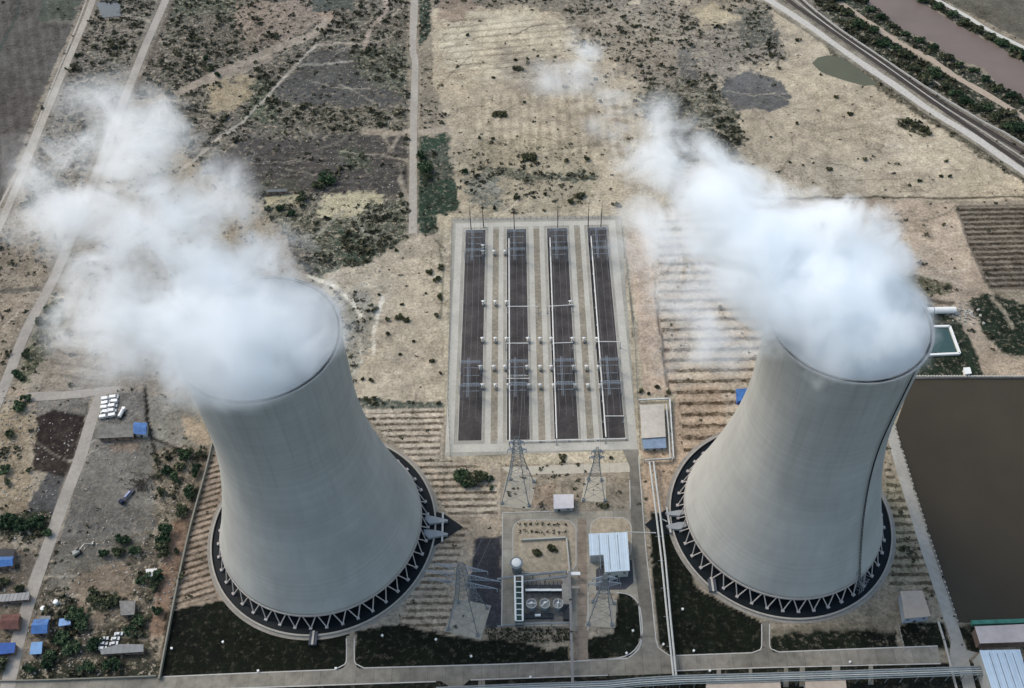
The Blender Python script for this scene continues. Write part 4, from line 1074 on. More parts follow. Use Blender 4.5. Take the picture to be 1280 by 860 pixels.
bluew = mat('pale_blue_roof', (196, 212, 224), var=.05, rough=.45, joints=(100, 1.2, .05, R(90)))
wallw = mat('wall_white', (170, 172, 170), var=.1)
wallb = mat('wall_brick', (128, 104, 90), var=.15)
blue = mat('blue_sheet_roof', (62, 108, 168), var=.3, rough=.5, joints=(100, .9, .06, R(90)))
blue2 = mat('faded_blue_roof', (84, 132, 178), var=.16, rough=.5)
redr = mat('red_tile_roof', (112, 66, 58), var=.35, joints=(4, 1.0, .08, R(90)))
greyr = mat('grey_sheet_roof', (128, 130, 130), var=.16, joints=(3, 100, .08))
darkr = mat('dark_roof', (58, 58, 60), var=.2)
beiger = mat('beige_roof', (176, 158, 138), var=.1, var2=.1)
pinkr = mat('pink_roof', (196, 180, 172), var=.1, var2=.1)
building('white_roofed_hall', 'L shaped hall with a pale blue white metal roof beside the station road', 'hall', [(737, 668), (783, 666), (786, 712), (757, 714), (755, 693), (738, 694)], 8, bluew, wallw, ridges=4)
building('control_hut', 'small white flat roofed hut between the two upper pylons', 'hut', [(693, 619), (716, 618.5), (716, 634), (693, 635)], 4, mat('hut_roof', (200, 196, 198), var=.08), wallw)
building('relay_house', 'walled house with a sandy flat roof at the lower right corner of the switchyard', 'house', [(801, 507), (829, 506), (831, 545), (803, 547)], 4, mat('sandy_roof', (182, 174, 160), var=.12, var2=.1), wallw)
building('lean_to', 'faded blue roofed lean-to against the sandy roofed relay house', 'shed', [(803, 548), (831, 546), (832, 559), (805, 560)], 3.2, mat('faded_bluegrey', (118, 136, 156), var=.25, scale=.3), wallw)
building('pump_house', 'beige roofed pump house with pale walls right of the right tower', 'pump house', [(1127, 740), (1152, 739), (1162, 769), (1132, 772)], 7, beiger, mat('bluish_wall', (160, 168, 180), var=.1))
building('warehouse', 'long pink roofed warehouse in the lower right corner beside the brown pond', 'warehouse', [(1220, 784), (1310, 780), (1310, 800), (1226, 803)], 7, pinkr, wallb)
building('large_hall', 'large hall with a pale blue roof at the lower right corner of the photo', 'hall', [(1226, 814), (1274, 813), (1290, 870), (1246, 876)], 12, bluew, wallw, ridges=5)
building('blue_shed', 'blue roofed shed beside the row of parked vans', 'shed', [(168, 528), (183, 529), (182, 542), (168, 541)], 4, blue, wallw, gable=0)
building('open_barn', 'long grey roofed barn between the parked vans and the dark yard', 'barn', [(125, 531), (166, 530), (166, 545), (123, 547)], 4, mat('patchy_roof', (110, 108, 100), var=.35, scale=.4), wallb)
building('blue_hut', 'bright blue hut among the planting terraces left of the right tower', 'hut', [(921, 487), (934, 486), (934, 499), (922, 501)], 4, blue, mat('blue_wall', (60, 104, 190)))
building('village_house', 'dark roofed house at the left edge above a blue roofed one', 'house', [(-10, 687), (18, 687), (15, 696), (-10, 697)], 4, darkr, wallb)
building('village_house', 'blue roofed house at the left edge near the top of the village', 'house', [(-10, 696), (16, 695), (15, 706), (-10, 708)], 4, blue, wallb, gable=0)
building('village_house', 'red roofed house left of the village road', 'house', [(3, 769), (24, 768), (22, 785), (1, 785)], 4, redr, wallb, gable=0)
building('village_house', 'blue roofed house right of the village road with a pale strip roof behind', 'house', [(43, 775), (60, 774), (58, 790), (40, 791)], 4, blue, wallb, gable=0)
building('village_house', 'small bright blue roofed house below the other blue one by the road', 'house', [(40, 804), (52, 803), (51, 816), (38, 817)], 3.5, blue2, wallb)
building('village_house', 'blue roofed house at the left edge lowest in the village', 'house', [(-10, 805), (18, 804), (17, 815), (-10, 818)], 4, mat('deep_blue_roof', (50, 84, 146), var=.15), wallb)
building('village_shed', 'narrow pale grey roof strip right behind a blue roofed house', 'shed', [(50, 771), (62, 770), (62, 774), (50, 775)], 3, greyr, wallb)
building('greenhouse', 'long grey ribbed shed beside the road at the left edge', 'shed', [(-8, 744), (36, 741), (35, 749), (-8, 752)], 3.5, mat('ribbed_roof', (146, 146, 144), var=.15, joints=(2.0, 100, .2)), wallb)
building('village_shed', 'small blue and white roofed shed among trees right of the road', 'shed', [(75, 774), (88, 773), (87, 780), (74, 782)], 3, mat('blue_white_roof', (120, 150, 190), var=.3, scale=.4), wallw)
building('car_port', 'long grey canopy near the bottom road left of the boundary wall', 'car port', [(148, 806), (178, 806), (178, 814), (128, 817), (126, 812)], 3.5, greyr, wallb)
building('ruined_house', 'grey roofless looking house among the bushes above the car park', 'house', [(150, 752), (168, 752), (167, 767), (152, 768)], 3.5, mat('slate_patchy', (118, 116, 112), var=.3, scale=.5), wallb)
building('tool_shed', 'tiny white roofed shed among bushes near the pinkish dirt path', 'shed', [(183, 712), (195, 711), (196, 719), (184, 720)], 3, mat('white_roof', (214, 212, 206), var=.1), wallb)
building('farm_shed', 'long dark roofed farm shed beside a dark tree in the scrub above the left plume', 'shed', [(334, 237), (358, 236), (358, 239), (334, 240)], 3.0, mat('bluegrey_roof', (92, 96, 96), var=.3), wallb)
building('pool_kiosk', 'small white kiosk on the lawn below the pool', 'kiosk', [(1205, 460), (1212, 459.5), (1214, 466), (1207, 467)], 3, white, white)
for i, (x0, x1, y0, y1, m_, lab) in enumerate(((884, 974, 852, 866, beiger, 'beige flat roof at the bottom edge left of the pipe rack stub'), (1008, 1056, 852, 864, beiger, 'smaller beige roof at the bottom edge near the right of centre'),
        (560, 700, 861, 872, greyr, 'grey roof just showing at the bottom edge below the pipe rack'))):
    building('workshop', lab, 'workshop', [(x0, y0), (x1, y0 - 3), (x1 + 1, y1), (x0, y1)], 6, m_, wallw)
# walls / compound wall of relay house
beam_thing('compound_wall', 'white compound wall around the relay house', 'wall', [(799, 500), (837, 498), (842, 573), (812, 575)], 2.0, .8, .9, mat('white_wall', (190, 192, 190)), 10)

# ------------------------------------------------------------------ pipelines
def pipeline(name, label, runs, z, r, m, legstep=10, deck=None):
    c0 = P(*runs[0][0], 0); t = thing(name, label, 'pipeline', c0); leg = []
    for run in runs:
        c = [P(*p, z) - c0 for p in run]
        MB().poly(c, r, 8).build('pipe', m, t)
    c = [P(*p, z) - c0 for p in runs[0]]; k_ = 0
    for a, b in zip(c[:-1], c[1:]):
        n_ = max(1, int((b - a).length / legstep))
        for i in range(n_):
            if k_ > 60: break
            p_ = a + (b - a) * (i / n_); d = (b - a).normalized(); e = Vector((-d.y, d.x, 0)) * 1.8
            MB().bar((p_.x, p_.y, 0), (p_.x, p_.y, z - r), .22).bar(p_ - e + Vector((0, 0, -r - .2)), p_ + e + Vector((0, 0, -r - .2)), .2).build('support', steeld, t); k_ += 1
    return t
pipem = mat('pale_pipe', (178, 180, 176), var=.08, rough=.5)
pipeline('twin_pipeline', 'twin pale pipes on supports running down between the station road and the right tower', [[(812, 577), (820, 640), (827, 700), (834, 770), (842, 846)], [(817, 577), (825, 640), (832, 700), (838, 770), (845.5, 846)]], 4.5, .55, pipem, 11)
pipeline('pipe_loop', 'pale pipe loop around the relay house ending at the twin pipes', [[(806, 575), (838, 573), (836, 540), (833, 505)]], 3.0, .45, pipem, 12)
pipeline('branch_pipe', 'thin pale pipe crossing the station road below the hall roof', [[(783, 665), (820, 666)]], 5, .3, pipem, 9)
pipeline('branch_pipe', 'short pipe branch from the twin pipes to the right tower intake', [[(826, 648), (834, 652)]], 3, .3, pipem, 9)
# pipe rack along the bottom
rackm = mat('rack_bluegrey', (138, 146, 146), var=.12, rough=.55)
RK = [(545, 864), (640, 860), (760, 856), (800, 852), (850, 849), (960, 846), (1090, 842), (1300, 835)]
c = [P(*p, 7) for p in RK]; o = Vector((c[0].x, c[0].y, 0)); t = thing('pipe_rack', 'long blue grey pipe rack running along the bottom of the photo', 'pipe rack', o)
for off, r_, m_ in ((-1.3, .4, rackm), (-.3, .3, pipem), (.7, .45, rackm), (1.6, .25, gr1)):
    MB().poly([q - o + Vector((0, off, 0)) for q in c], r_, 8).build('pipe', m_, t)
for off in (-2.1, 2.1): MB().poly([q - o + Vector((0, off, -.6)) for q in c], .25, 4).build('side_beam', rackm, t)
k_ = 0
for a, b in zip(c[:-1], c[1:]):
    n_ = int((b - a).length / 8) + 1
    for i in range(n_):
        q = a + (b - a) * (i / n_) - o; mb = MB()
        for s_ in (-2.1, 2.1): mb.bar((q.x, q.y + s_, 0), (q.x, q.y + s_, 6.4), .25)
        mb.bar((q.x, q.y - 2.1, 6.2), (q.x, q.y + 2.1, 6.2), .2); mb.build('rack_frame', steeld, t)
# boundary walls and fences
wallm = mat('boundary_wall_grey', (128, 126, 112), var=.12)
mb = ribbon_mb([(266, 556), (258, 590), (240, 655), (222, 735), (200, 850)], .8, 0, 0, 3, 2.2)
tag(mb.build('boundary_wall', wallm), 'thin grey boundary wall between the left village and the station lawn', 'wall')
mb = ribbon_mb([(0, 852), (60, 851), (196, 846)], .5, 0, 0, 2, 1.6)
tag(mb.build('roadside_wall', wallm), 'low wall between the village bushes and the bottom road', 'wall')
fence('shore_fence', [(1117, 530), (1126, 560), (1142, 612), (1159, 665), (1178, 722), (1196, 777)], 1.6, 'low pale railing between the shore road and the brown pond', 3, kerbm, pr=.3)
mb = ribbon_mb([(1136, 473), (1200, 472), (1310, 472)], 1.6, 0, 0, 2, 1.0); t = tag(mb.build('pond_parapet', mat('parapet_stone', (140, 132, 122), var=.15)), 'stone parapet with dotted blocks along the top edge of the brown pond', 'wall')
mb = MB()
for i in range(46):
    q = P(1138 + i * 3.6, 472); mb.box((q.x, q.y, 1.4), (1.1, 1.1, .9))
q = mb.build('coping_blocks', kerbm, t); q['kind'] = 'stuff'
fence('lawn_fence', [(1122, 780), (1130, 812)], 1.6, 'short fence between two lawns left of the pump house', 3, kerbm)
beam_thing('concrete_channel', 'narrow pale concrete channel beside the shore road', 'channel', [(1173, 778), (1180, 800), (1196, 862)], .5, .9, .8, kerbm, 999)
beam_thing('teal_screen', 'teal green screen along the near shore of the brown pond', 'screen', [(1216, 779), (1310, 776)], 1.6, 2.2, 2.4, mat('teal_mesh', (70, 128, 112), var=.25, scale=.3), 999)
# pool
t = thing('walled_pool', 'green water pool with a white rim beside the right tower rim', 'pool', P(1175, 428))
c = [P(1152, 410), P(1187, 409), P(1199, 440), P(1182, 444), P(1154, 445)]; c = [P(1150, 409.5), P(1186.5, 409), P(1199, 443), P(1156, 445)]
o = P(1175, 428); q = [p_ - o for p_ in c]
for a, b in zip(q, q[1:] + q[:1]):
    MB().bar(a + Vector((0, 0, .8)), b + Vector((0, 0, .8)), 1.0).build('rim_wall', white, t)
MB().add([(p_.x, p_.y, .25) for p_ in q[::-1]], [(0, 1, 2, 3)]).build('water_surface', water_mat('green_pool_water', (52, 76, 72), .15), t)
t = thing('horizontal_tank', 'white horizontal storage tank above the pool', 'tank', P(1174, 391), R(0))
MB().bar((-11, 0, 2.4), (9.5, 0, 2.4), 2.2, 20).dome((0, 0, 0), .1, .1).build('tank_body', white, t)
for x in (-7, -4.6, 5): MB().box((x, 0, .6), (1, 4, 1.2)).build('saddle', kerbm, t)
for x in (-4.8,): MB().bar((x, 0, 2.4), (x + .5, 0, 2.4), 2.26, 20).build('strap', steeld, t)
t = thing('debris_pile', 'pale rubble and dark scrap heap right of the white storage tank', 'rubble', P(1203, 392))
mb = MB()
for i in range(60): mb.box((rnd.gauss(0, 5), rnd.gauss(0, 3.5), rnd.uniform(.2, .7)), (rnd.uniform(.6, 2.2), rnd.uniform(.5, 1.6), rnd.uniform(.4, 1.2)), rnd.uniform(0, 3))
mb.build('rubble', mat('rubble_pale', (164, 158, 144), var=.3), t)['kind'] = 'stuff'

# ------------------------------------------------------------------ vehicles
vw = mat('vehicle_white', (226, 226, 224), var=.04, rough=.35)
glass = mat('vehicle_glass', (28, 32, 38), rough=.15, var=.1)
tyre = mat('tyre_black', (26, 26, 26), var=.1)
def wheels(t, xs, w_, r=.42):
    for x in xs:
        for y in (-w_ / 2, w_ / 2):
            MB().bar((x, y - .13, r), (x, y + .13, r), r, 12).build('wheel', tyre, t)
def van(loc, rz, label, body):
    t = thing('parked_van', label, 'van', loc, rz, 'white vans parked in rows')
    mb = MB(); prof = [(-2.6, .45), (-2.6, 2.15), (-2.45, 2.3), (1.3, 2.3), (1.75, 1.9), (2.1, 1.35), (2.65, 1.15), (2.75, .45)]; n = len(prof)
    vs = [(x, -1, z) for x, z in prof] + [(x, 1, z) for x, z in prof]
    mb.add(vs, [tuple(range(n)), tuple(range(2 * n - 1, n - 1, -1))] + [(i, n + i, n + (i + 1) % n, (i + 1) % n) for i in range(n)]); mb.build('body', body, t)
    MB().add([(1.36, -.85, 2.27), (1.36, .85, 2.27), (2.08, .88, 1.42), (2.08, -.88, 1.42)], [(0, 3, 2, 1)]).build('windscreen', glass, t).location.x = .04
    for y in (-1.01, 1.01): MB().box((.8, y, 1.75), (1.4, .04, .6)).build('side_window', glass, t)
    wheels(t, (-1.7, 1.8), 1.9); return t
v0 = None
spots = [(133, 499.5, 0), (133, 505, 0), (132, 510.5, 0), (132, 516, 0), (130.5, 522, 1), (143, 497.5, 0), (142.5, 503, 0), (141.5, 508.5, 0), (140.5, 514.5, 1), (139.5, 520.5, 1)]
for i, (x, y, _) in enumerate(spots):
    colw = 'left' if i < 5 else 'right'
    lab = f'white van, {ORD[i % 5]} from the top in the {colw} row of the fenced car park'
    if v0 is None: v0 = van(P(x, y), R(8), lab, vw)
    else: dup(v0, P(x, y), R(8 + rnd.uniform(-5, 5) + (180 if i % 3 == 0 else 0)), lab)
t = thing('tanker_truck', 'white tanker truck standing alone right of the van rows', 'truck', P(153, 518), R(80))
MB().bar((-3.2, 0, 1.9), (1.8, 0, 1.9), 1.15, 14).build('tank', vw, t); MB().box((3.1, 0, 1.6), (1.9, 2.2, 2.3), 0, .92).build('cab', vw, t); MB().box((-.2, 0, .75), (7.6, 1.9, .3)).build('chassis', tyre, t)
MB().box((4.02, 0, 2.0), (.1, 1.8, .8)).build('windscreen', glass, t); wheels(t, (-2.6, -1.5, 3.0), 2.1, .5)
t = thing('flatbed_truck', 'dark blue flatbed truck standing on the grey gravel lot', 'truck', P(163, 618), R(62))
MB().box((-1.4, 0, 1.2), (8.4, 2.5, .35)).build('flatbed', mat('truck_steel', (70, 74, 84)), t); MB().box((-1.2, .5, 1.7), (4.5, 1.1, .7)).build('cargo', mat('lilac_cargo', (150, 156, 186), var=.3), t)
MB().box((-6.6, 0, 1.7), (2.2, 2.5, 2.6), 0, .9).build('cab', mat('truck_blue', (30, 40, 66)), t); MB().box((-7.65, 0, 2.1), (.1, 2, .9)).build('windscreen', glass, t); wheels(t, (-6.4, .4, 1.8), 2.3, .52)
t = thing('scrap_heap', 'dark heap of scrap and branches beside the flatbed truck', 'scrap heap', P(177, 606))
mb = MB()
for i in range(90):
    a_ = Vector((rnd.gauss(0, 3.4), rnd.gauss(0, 3.0), rnd.uniform(.1, 1.6))); mb.bar(a_, a_ + Vector((rnd.gauss(0, 1.6), rnd.gauss(0, 1.6), rnd.gauss(0, .5))), rnd.uniform(.08, .35))
mb.build('scrap', mat('scrap_dark', (58, 54, 48), var=.3), t)['kind'] = 'stuff'
car0 = None
k = 0
for r_, (y, xs) in enumerate(((793, (149,)), (799, (131, 145)), (805, (130, 143)), (811, (129, 141)))):
    for j, x in enumerate(xs):
        lab = f'small silver car in the car park by the canopy, {["topmost, alone", "left of the upper pair", "left of the middle pair", "left of the lowest pair"][r_]}' if j == 0 else f'small silver car in the car park by the canopy, {["", "right of the upper pair", "right of the middle pair", "right of the lowest pair"][r_]}'
        p = P(x, y)
        if car0 is None:
            car0 = thing('parked_car', lab, 'car', p, R(4), 'cars by the canopy')
            bm = mat('car_silver', (188, 194, 198), rough=.3, var=.05)
            MB().box((0, 0, .7), (4.4, 1.75, .7)).build('body', bm, car0); MB().box((-.2, 0, 1.3), (2.4, 1.6, .55), 0, .85).build('cabin', glass, car0); MB().box((-.2, 0, 1.6), (1.7, 1.3, .06)).build('roof', bm, car0)
            wheels(car0, (-1.4, 1.4), 1.6, .33)
        else: dup(car0, p, R(4 + rnd.uniform(-4, 4)), lab)
for x, y, lab in ((71, 754, 'white round water tank in the village, upper one'), (55, 762, 'white round water tank in the village beside the road')):
    t = thing('water_tank', lab, 'tank', P(x, y)); MB().lathe([(1.3, 0), (1.35, 1.9)], 18).build('shell', white, t); MB().dome((0, 0, 1.9), 1.35, .4, 18).build('lid', white, t)
t = thing('excavator', 'grey machine with long arms standing at the edge of the gravel lot', 'machine', P(97, 692), R(40))
MB().box((0, 0, .5), (4.4, 3.2, 1.0)).build('tracks', tyre, t); MB().box((-.3, 0, 1.9), (3.6, 2.6, 1.7)).build('body', mat('machine_grey', (150, 150, 144), var=.2), t); MB().box((1.1, .8, 3.0), (1.4, 1.2, 1.4)).build('cab', glass, t)
MB().bar((1.5, -.2, 2.2), (5.5, -.2, 4.6), .35).bar((5.5, -.2, 4.6), (8.6, -.2, 1.2), .28).box((8.8, -.2, .8), (1.3, 1.2, .9)).build('boom', mat('machine_pale', (190, 188, 176)), t)
# small white boxes on the lawns
u0 = None
for x, y, w_ in ((215, 811, 'beside the boundary wall on the left lawn'), (279, 803, 'alone in the middle of the left lawn'), (545, 800, 'on the lawn below the left big pylon'), (478, 795, 'yellowish, on the lawn right of the left access path'),
                 (589, 821, 'at the roadside below the pavers'), (420, 836, 'at the roadside left of the left access path'), (323, 839, 'at the roadside of the left lawn'), (791, 789, 'on the round cornered lawn beside the station road'),
                 (783, 817, 'at the lower corner of the round cornered lawn'), (829, 806, 'between the station road and the twin pipes'), (867, 814, 'on the road edge below the right lawn'), (853, 762, 'alone on the lawn below the right tower'),
                 (1062, 828, 'on the strip below the road, rightmost'), (887, 839, 'below the road left of the second small path'), (663, 847, 'below the road under the pavers')):
    lab = f'small white utility box {w_}'; p = P(x, y)
    if u0 is None:
        u0 = thing('utility_box', lab, 'utility box', p, 0, 'white utility boxes on the lawns'); MB().box((0, 0, .5), (.95, .85, 1.0)).build('cabinet', white, u0); MB().box((0, 0, 1.04), (1.1, 1.0, .08)).build('lid', white, u0)
    else: dup(u0, p, rnd.uniform(0, 1), lab)
t = thing('roof_vent', 'white A frame on the round cornered lawn', 'frame', P(791, 788)) if False else None

# ------------------------------------------------------------------ vegetation
def leaf_mat(name, rgb, rgb2):
    m = bpy.data.materials.new(name); m.use_nodes = True; n = m.node_tree.nodes; l = m.node_tree.links; b = n['Principled BSDF']
    b.inputs['Roughness'].default_value = .9; b.inputs['Specular IOR Level'].default_value = .1
    g_ = n.new('ShaderNodeNewGeometry'); nz = n.new('ShaderNodeTexNoise'); nz.inputs['Scale'].default_value = .5; nz.inputs['Detail'].default_value = 4
    l.new(g_.outputs['Position'], nz.inputs['Vector']); rp_ = n.new('ShaderNodeValToRGB'); rp_.color_ramp.elements[0].position = .38; rp_.color_ramp.elements[1].position = .62
    rp_.color_ramp.elements[0].color = alb(rgb) + [1]; rp_.color_ramp.elements[1].color = alb(rgb2) + [1]
    l.new(nz.outputs[0], rp_.inputs[0]); l.new(rp_.outputs[0], b.inputs['Base Color']); return m
LEAF = leaf_mat('leaf_dark', (50, 68, 50), (86, 102, 74))
LEAF2 = leaf_mat('leaf_olive', (66, 70, 50), (98, 98, 72))
TREEM = [LEAF, leaf_mat('leaf_dusty', (58, 66, 50), (92, 96, 72)), leaf_mat('leaf_deep', (38, 56, 42), (64, 82, 58))]
BARK = mat('bark', (70, 60, 50))
def quads(cs, size, rg):
    n = len(cs); a = rg.normal(size=(n, 3)); a[:, 2] *= .5; a /= np.linalg.norm(a, axis=1)[:, None]; b = rg.normal(size=(n, 3)); b -= (a * b).sum(1)[:, None] * a; b /= np.linalg.norm(b, axis=1)[:, None]
    s = (size * rg.uniform(.6, 1.3, n))[:, None]; a = a * s; b = b * s * .8
    return np.stack([cs - a - b, cs + a - b, cs + a * .7 + b, cs - a * .8 + b * .9], 1)
def mesh_quads(name, q, m):
    me = bpy.data.meshes.new(name); n = len(q); me.vertices.add(n * 4); me.vertices.foreach_set('co', q.astype(np.float32).ravel())
    me.loops.add(n * 4); me.loops.foreach_set('vertex_index', np.arange(n * 4, dtype=np.int32)); me.polygons.add(n); me.polygons.foreach_set('loop_start', (np.arange(n) * 4).astype(np.int32))
    me.update(calc_edges=True)
    me.materials.append(m); return me
def crown_pts(rx, ry, h, n, rg):
    L = max(4, int(4 + rx * ry * .5)); c = np.stack([rg.uniform(-.6, .6, L) * rx, rg.uniform(-.6, .6, L) * ry, rg.uniform(.35, .75, L) * h], 1)
    r = rg.uniform(.18, .46, L) * min(rx, ry) * 1.15
    k = rg.integers(0, L, n); d = rg.normal(size=(n, 3)); d /= np.linalg.norm(d, axis=1)[:, None]; d *= (rg.uniform(.55, 1.05, n) * r[k])[:, None]; d[:, 2] *= .8
    p = c[k] + d; p[:, 2] = np.maximum(p[:, 2], .25); return p
def tree(name, px_, py_, rx, ry, h, label, group, m=None, rz=0, trunk=True):
    m = m or TREEM[rnd.randrange(3)]
    t = thing(name, label, 'tree' if h > 3.2 else 'bush', P(px_, py_), rz, group)
    rx *= .86; ry *= .86; n = int(min(1500, 80 + rx * ry * 26)); q = quads(crown_pts(rx, ry, h, n, nr), .46 + .015 * rx, nr)
    o = bpy.data.objects.new('crown', mesh_quads('crown', q, m or LEAF)); COL.objects.link(o); o.parent = t
    if trunk:
        MB().bar((0, 0, 0), (0, 0, h * .6), .16 + h * .02, 6, .1).bar((0, 0, h * .3), (rx * .35, 0, h * .6), .1, 5, .05).bar((0, 0, h * .35), (-rx * .3, ry * .3, h * .65), .1, 5, .05).build('trunk', BARK, t)
    return t
def grove(group, name, where, items, m=None, kind='bush'):
    items = sorted(items, key=lambda i: i[0])
    for i, (x, y, rx, ry, h) in enumerate(items):
        n_ = len(items)
        if n_ == 1: lab = where
        else:
            pos = 'leftmost' if i == 0 else 'rightmost' if i == n_ - 1 else f'{ORD[i]} from the left'
            sz = 'large' if rx * ry > 20 else 'small' if rx * ry < 6 else 'middling'
            lab = f'{kind}, {pos} {where}' if n_ > 9 else f'{sz} {kind}, {pos} {where}'
        tree(name, x, y, rx, ry, h, lab, group, m)
grove('bushes on the sand left of the switchyard', 'bush', 'on the sand left of the switchyard', [(536, 342, 3.5, 4, 2.6), (546, 350, 4, 3, 2.4), (551, 335, 2.6, 4, 2.4), (550, 372, 1.8, 4.5, 2), (484, 400, 3, 2.4, 2), (499, 397, 4, 3, 2.4), (508, 401, 3, 2.6, 2.2), (496, 313, 2.6, 1.6, 1.6), (485, 418, 1.8, 1.8, 1.8), (474, 369, 1.2, 1.2, 1.4), (546, 396, 2.4, 2.6, 2), (532, 367, 1.1, 1.1, 1.4), (500, 443, 1.3, 1, 1.2), (540, 453, 2.6, 2.2, 2), (551, 467, 1.2, 1.2, 1.4), (454, 474, 1.4, 1.2, 1.4), (464, 476, 2.4, 1.6, 1.6), (517, 427, 1.2, .9, 1.2), (503, 381, 2.2, 1.2, 1.4), (548, 504, 1.6, 1.4, 1.6)], LEAF2)
grove('trees in the scrub above the left plume', 'tree', 'in the scrub beyond the left plume', [(410, 226, 10, 7, 6), (400, 234, 8, 5, 5), (378, 248, 5, 6, 4.5), (258, 75, 3, 5, 4.5), (264, 87, 4, 4, 4), (273, 95, 4.5, 3, 4), (272, 25, 3, 6, 4.5), (258, 60, 2, 1.6, 2), (350, 262, 5, 3, 3), (335, 262, 3.5, 2.5, 2.5), (365, 268, 4, 3, 3), (212, 119, 7, 3.5, 3.5), (180, 118, 5, 2.6, 3), (36, 258, 9, 4, 4)], None, 'dark tree')
grove('trees beside the dirt track', 'tree', 'right of the vertical dirt track', [(531, 213, 8, 7, 7), (527, 196, 5, 5, 5), (536, 224, 5, 4, 4.5), (581, 216, 4, 2.6, 3)], None, 'dark tree')
grove('bushes on the far sand', 'bush', 'on the open sand beyond the switchyard', [(648, 87, 8, 3.2, 2.4), (645, 76, 3, 2, 2), (660, 74, 1.6, 1.6, 1.8), (672, 71, 1.6, 1.6, 1.8), (617, 98, 2.4, 1.4, 1.4), (585, 44, 2.4, 2, 1.8), (616, 174, 1.8, 1.8, 2), (599, 173, 1.6, 1.6, 1.8), (624, 144, 9, 5, 1.8), (655, 128, 2.2, 1.6, 1.6), (661, 198, 9, 6, 2.2), (707, 202, 3, 2.4, 2), (733, 200, 3, 3, 2.4), (725, 245, 6, 5, 3), (712, 253, 4, 3, 2.4), (646, 248, 4, 2.4, 2), (667, 247, 2.2, 1.6, 1.6), (681, 244, 2, 1.8, 1.8), (750, 127, 2.4, 1.6, 1.6), (777, 40, 1.8, 3, 2), (794, 34, 3, 1.6, 1.8), (818, 50, 7, 2, 2), (808, 35, 4, 1.6, 1.6)], LEAF2)
grove('bushes on the north eastern sand', 'bush', 'on the pale sand below the railway', [(1131, 152, 5, 3.5, 2.2), (1142, 157, 5, 3, 2.2), (1155, 163, 5, 3.2, 2.2), (1161, 168, 3.5, 3, 2), (1081, 200, 2.4, 2.4, 2.2), (1036, 212, 4, 2.4, 2), (1176, 221, 2.2, 1.6, 1.6), (1187, 221, 2.4, 1.6, 1.6), (998, 51, 4.5, 2.4, 2), (1137, 232, 1.3, 1.3, 1.4), (1149, 227, 2.4, 1.6, 1.4), (1045, 122, 2.6, 2, 1.6), (1062, 143, 4, 2.4, 1.6), (963, 70, 1.8, 5, 2), (974, 86, 2, 1.8, 1.8), (996, 155, 2, 1.6, 1.6), (1183, 202, 3, 1.4, 1.4)], LEAF2)
grove('bushes between the left tower and the switchyard', 'bush', 'between the left tower and the upper left pylon', [(576, 596, 7, 6, 3.2), (590, 602, 7, 6, 3.2), (602, 597, 7, 5.5, 3), (583, 606, 5, 4, 2.6), (614, 611, 1.6, 2, 1.6), (611, 600, 3, 3, 2)])
grove('bushes inside the station wall', 'bush', 'near the switchyard edge and pads', [(703, 571, 3.6, 2.6, 1.6), (755, 634, 4, 2.2, 1.6), (764, 572, 1.8, 1.4, 1.2), (801, 490, 2, 2, 1.8), (812, 493, 1.8, 1.2, 1.4), (822, 484, 2.6, 2, 1.8), (835, 491, 2, 1.6, 1.8), (692, 686, 4.5, 3.4, 2), (672, 692, 4, 3, 1.6)], LEAF2)
grove('trees along the left boundary wall', 'tree', 'along the left boundary wall', [(254, 568, 3, 6, 5), (246, 592, 3.5, 7, 5.5), (238, 618, 4, 7, 6), (228, 640, 4, 6, 5), (222, 600, 4, 5, 5), (232, 572, 5, 5, 5), (226, 585, 4, 4, 4), (210, 590, 4, 5, 4), (201, 618, 3, 5, 4)], None, 'dark tree')
grove('trees in the narrow strip above the pinkish path', 'tree', 'left of the pinkish path', [(208, 672, 6, 9, 7), (205, 690, 5, 8, 7), (200, 722, 3.5, 7, 6), (195, 735, 3.5, 5, 5), (190, 722, 5, 3, 4), (196, 765, 4.5, 3.6, 4), (222, 690, 2, 3, 3), (228, 722, 1.6, 3.5, 3), (178, 728, 3.5, 3, 3.5)], None, 'dark tree')
grove('trees around the village', 'tree', 'right of the village road', [(155, 676, 6, 4, 5), (133, 695, 6, 3.6, 4.5), (150, 692, 7, 3, 4.5), (170, 690, 5, 3.4, 4.5), (120, 747, 4.5, 5, 5), (132, 756, 6.5, 5, 5), (143, 753, 5, 4, 4), (96, 770, 6, 6, 5), (104, 780, 5, 6, 5), (78, 800, 6, 6, 5), (92, 812, 7, 5, 5), (118, 806, 6, 5, 4.5), (60, 832, 6, 3, 4), (110, 836, 7, 3.4, 4.5), (140, 834, 8, 4, 5), (38, 838, 5, 3.6, 4), (175, 778, 6, 4, 4.5), (167, 790, 6, 4, 4.5), (65, 820, 5, 4, 4.5)], None, 'dark tree')
grove('trees at the left edge', 'tree', 'near the left edge of the photo', [(12, 655, 8, 6, 5.5), (30, 660, 7, 5, 5), (45, 655, 8, 5, 5), (60, 668, 4, 3, 4), (14, 545, 4, 4, 4), (8, 590, 3.4, 5, 4), (10, 604, 3, 3, 3.5), (26, 510, 4.5, 6, 4), (33, 500, 5, 3, 3.5), (37, 588, 2.6, 2, 2.4), (24, 470, 6, 4, 4), (52, 405, 5, 6, 4.5), (60, 390, 4, 5, 4), (34, 445, 3.5, 6, 4), (3, 732, 6, 4, 4), (28, 738, 5, 3, 4), (0, 832, 6, 6, 5)], None, 'dark tree')
rt_items = [(1046, 6), (1058, 16), (1070, 26), (1080, 38), (1092, 46), (1104, 56), (1118, 62), (1130, 74), (1142, 84), (1156, 90), (1168, 98), (1182, 104), (1194, 116), (1206, 124), (1218, 134), (1232, 140), (1244, 150), (1258, 158), (1270, 166)]
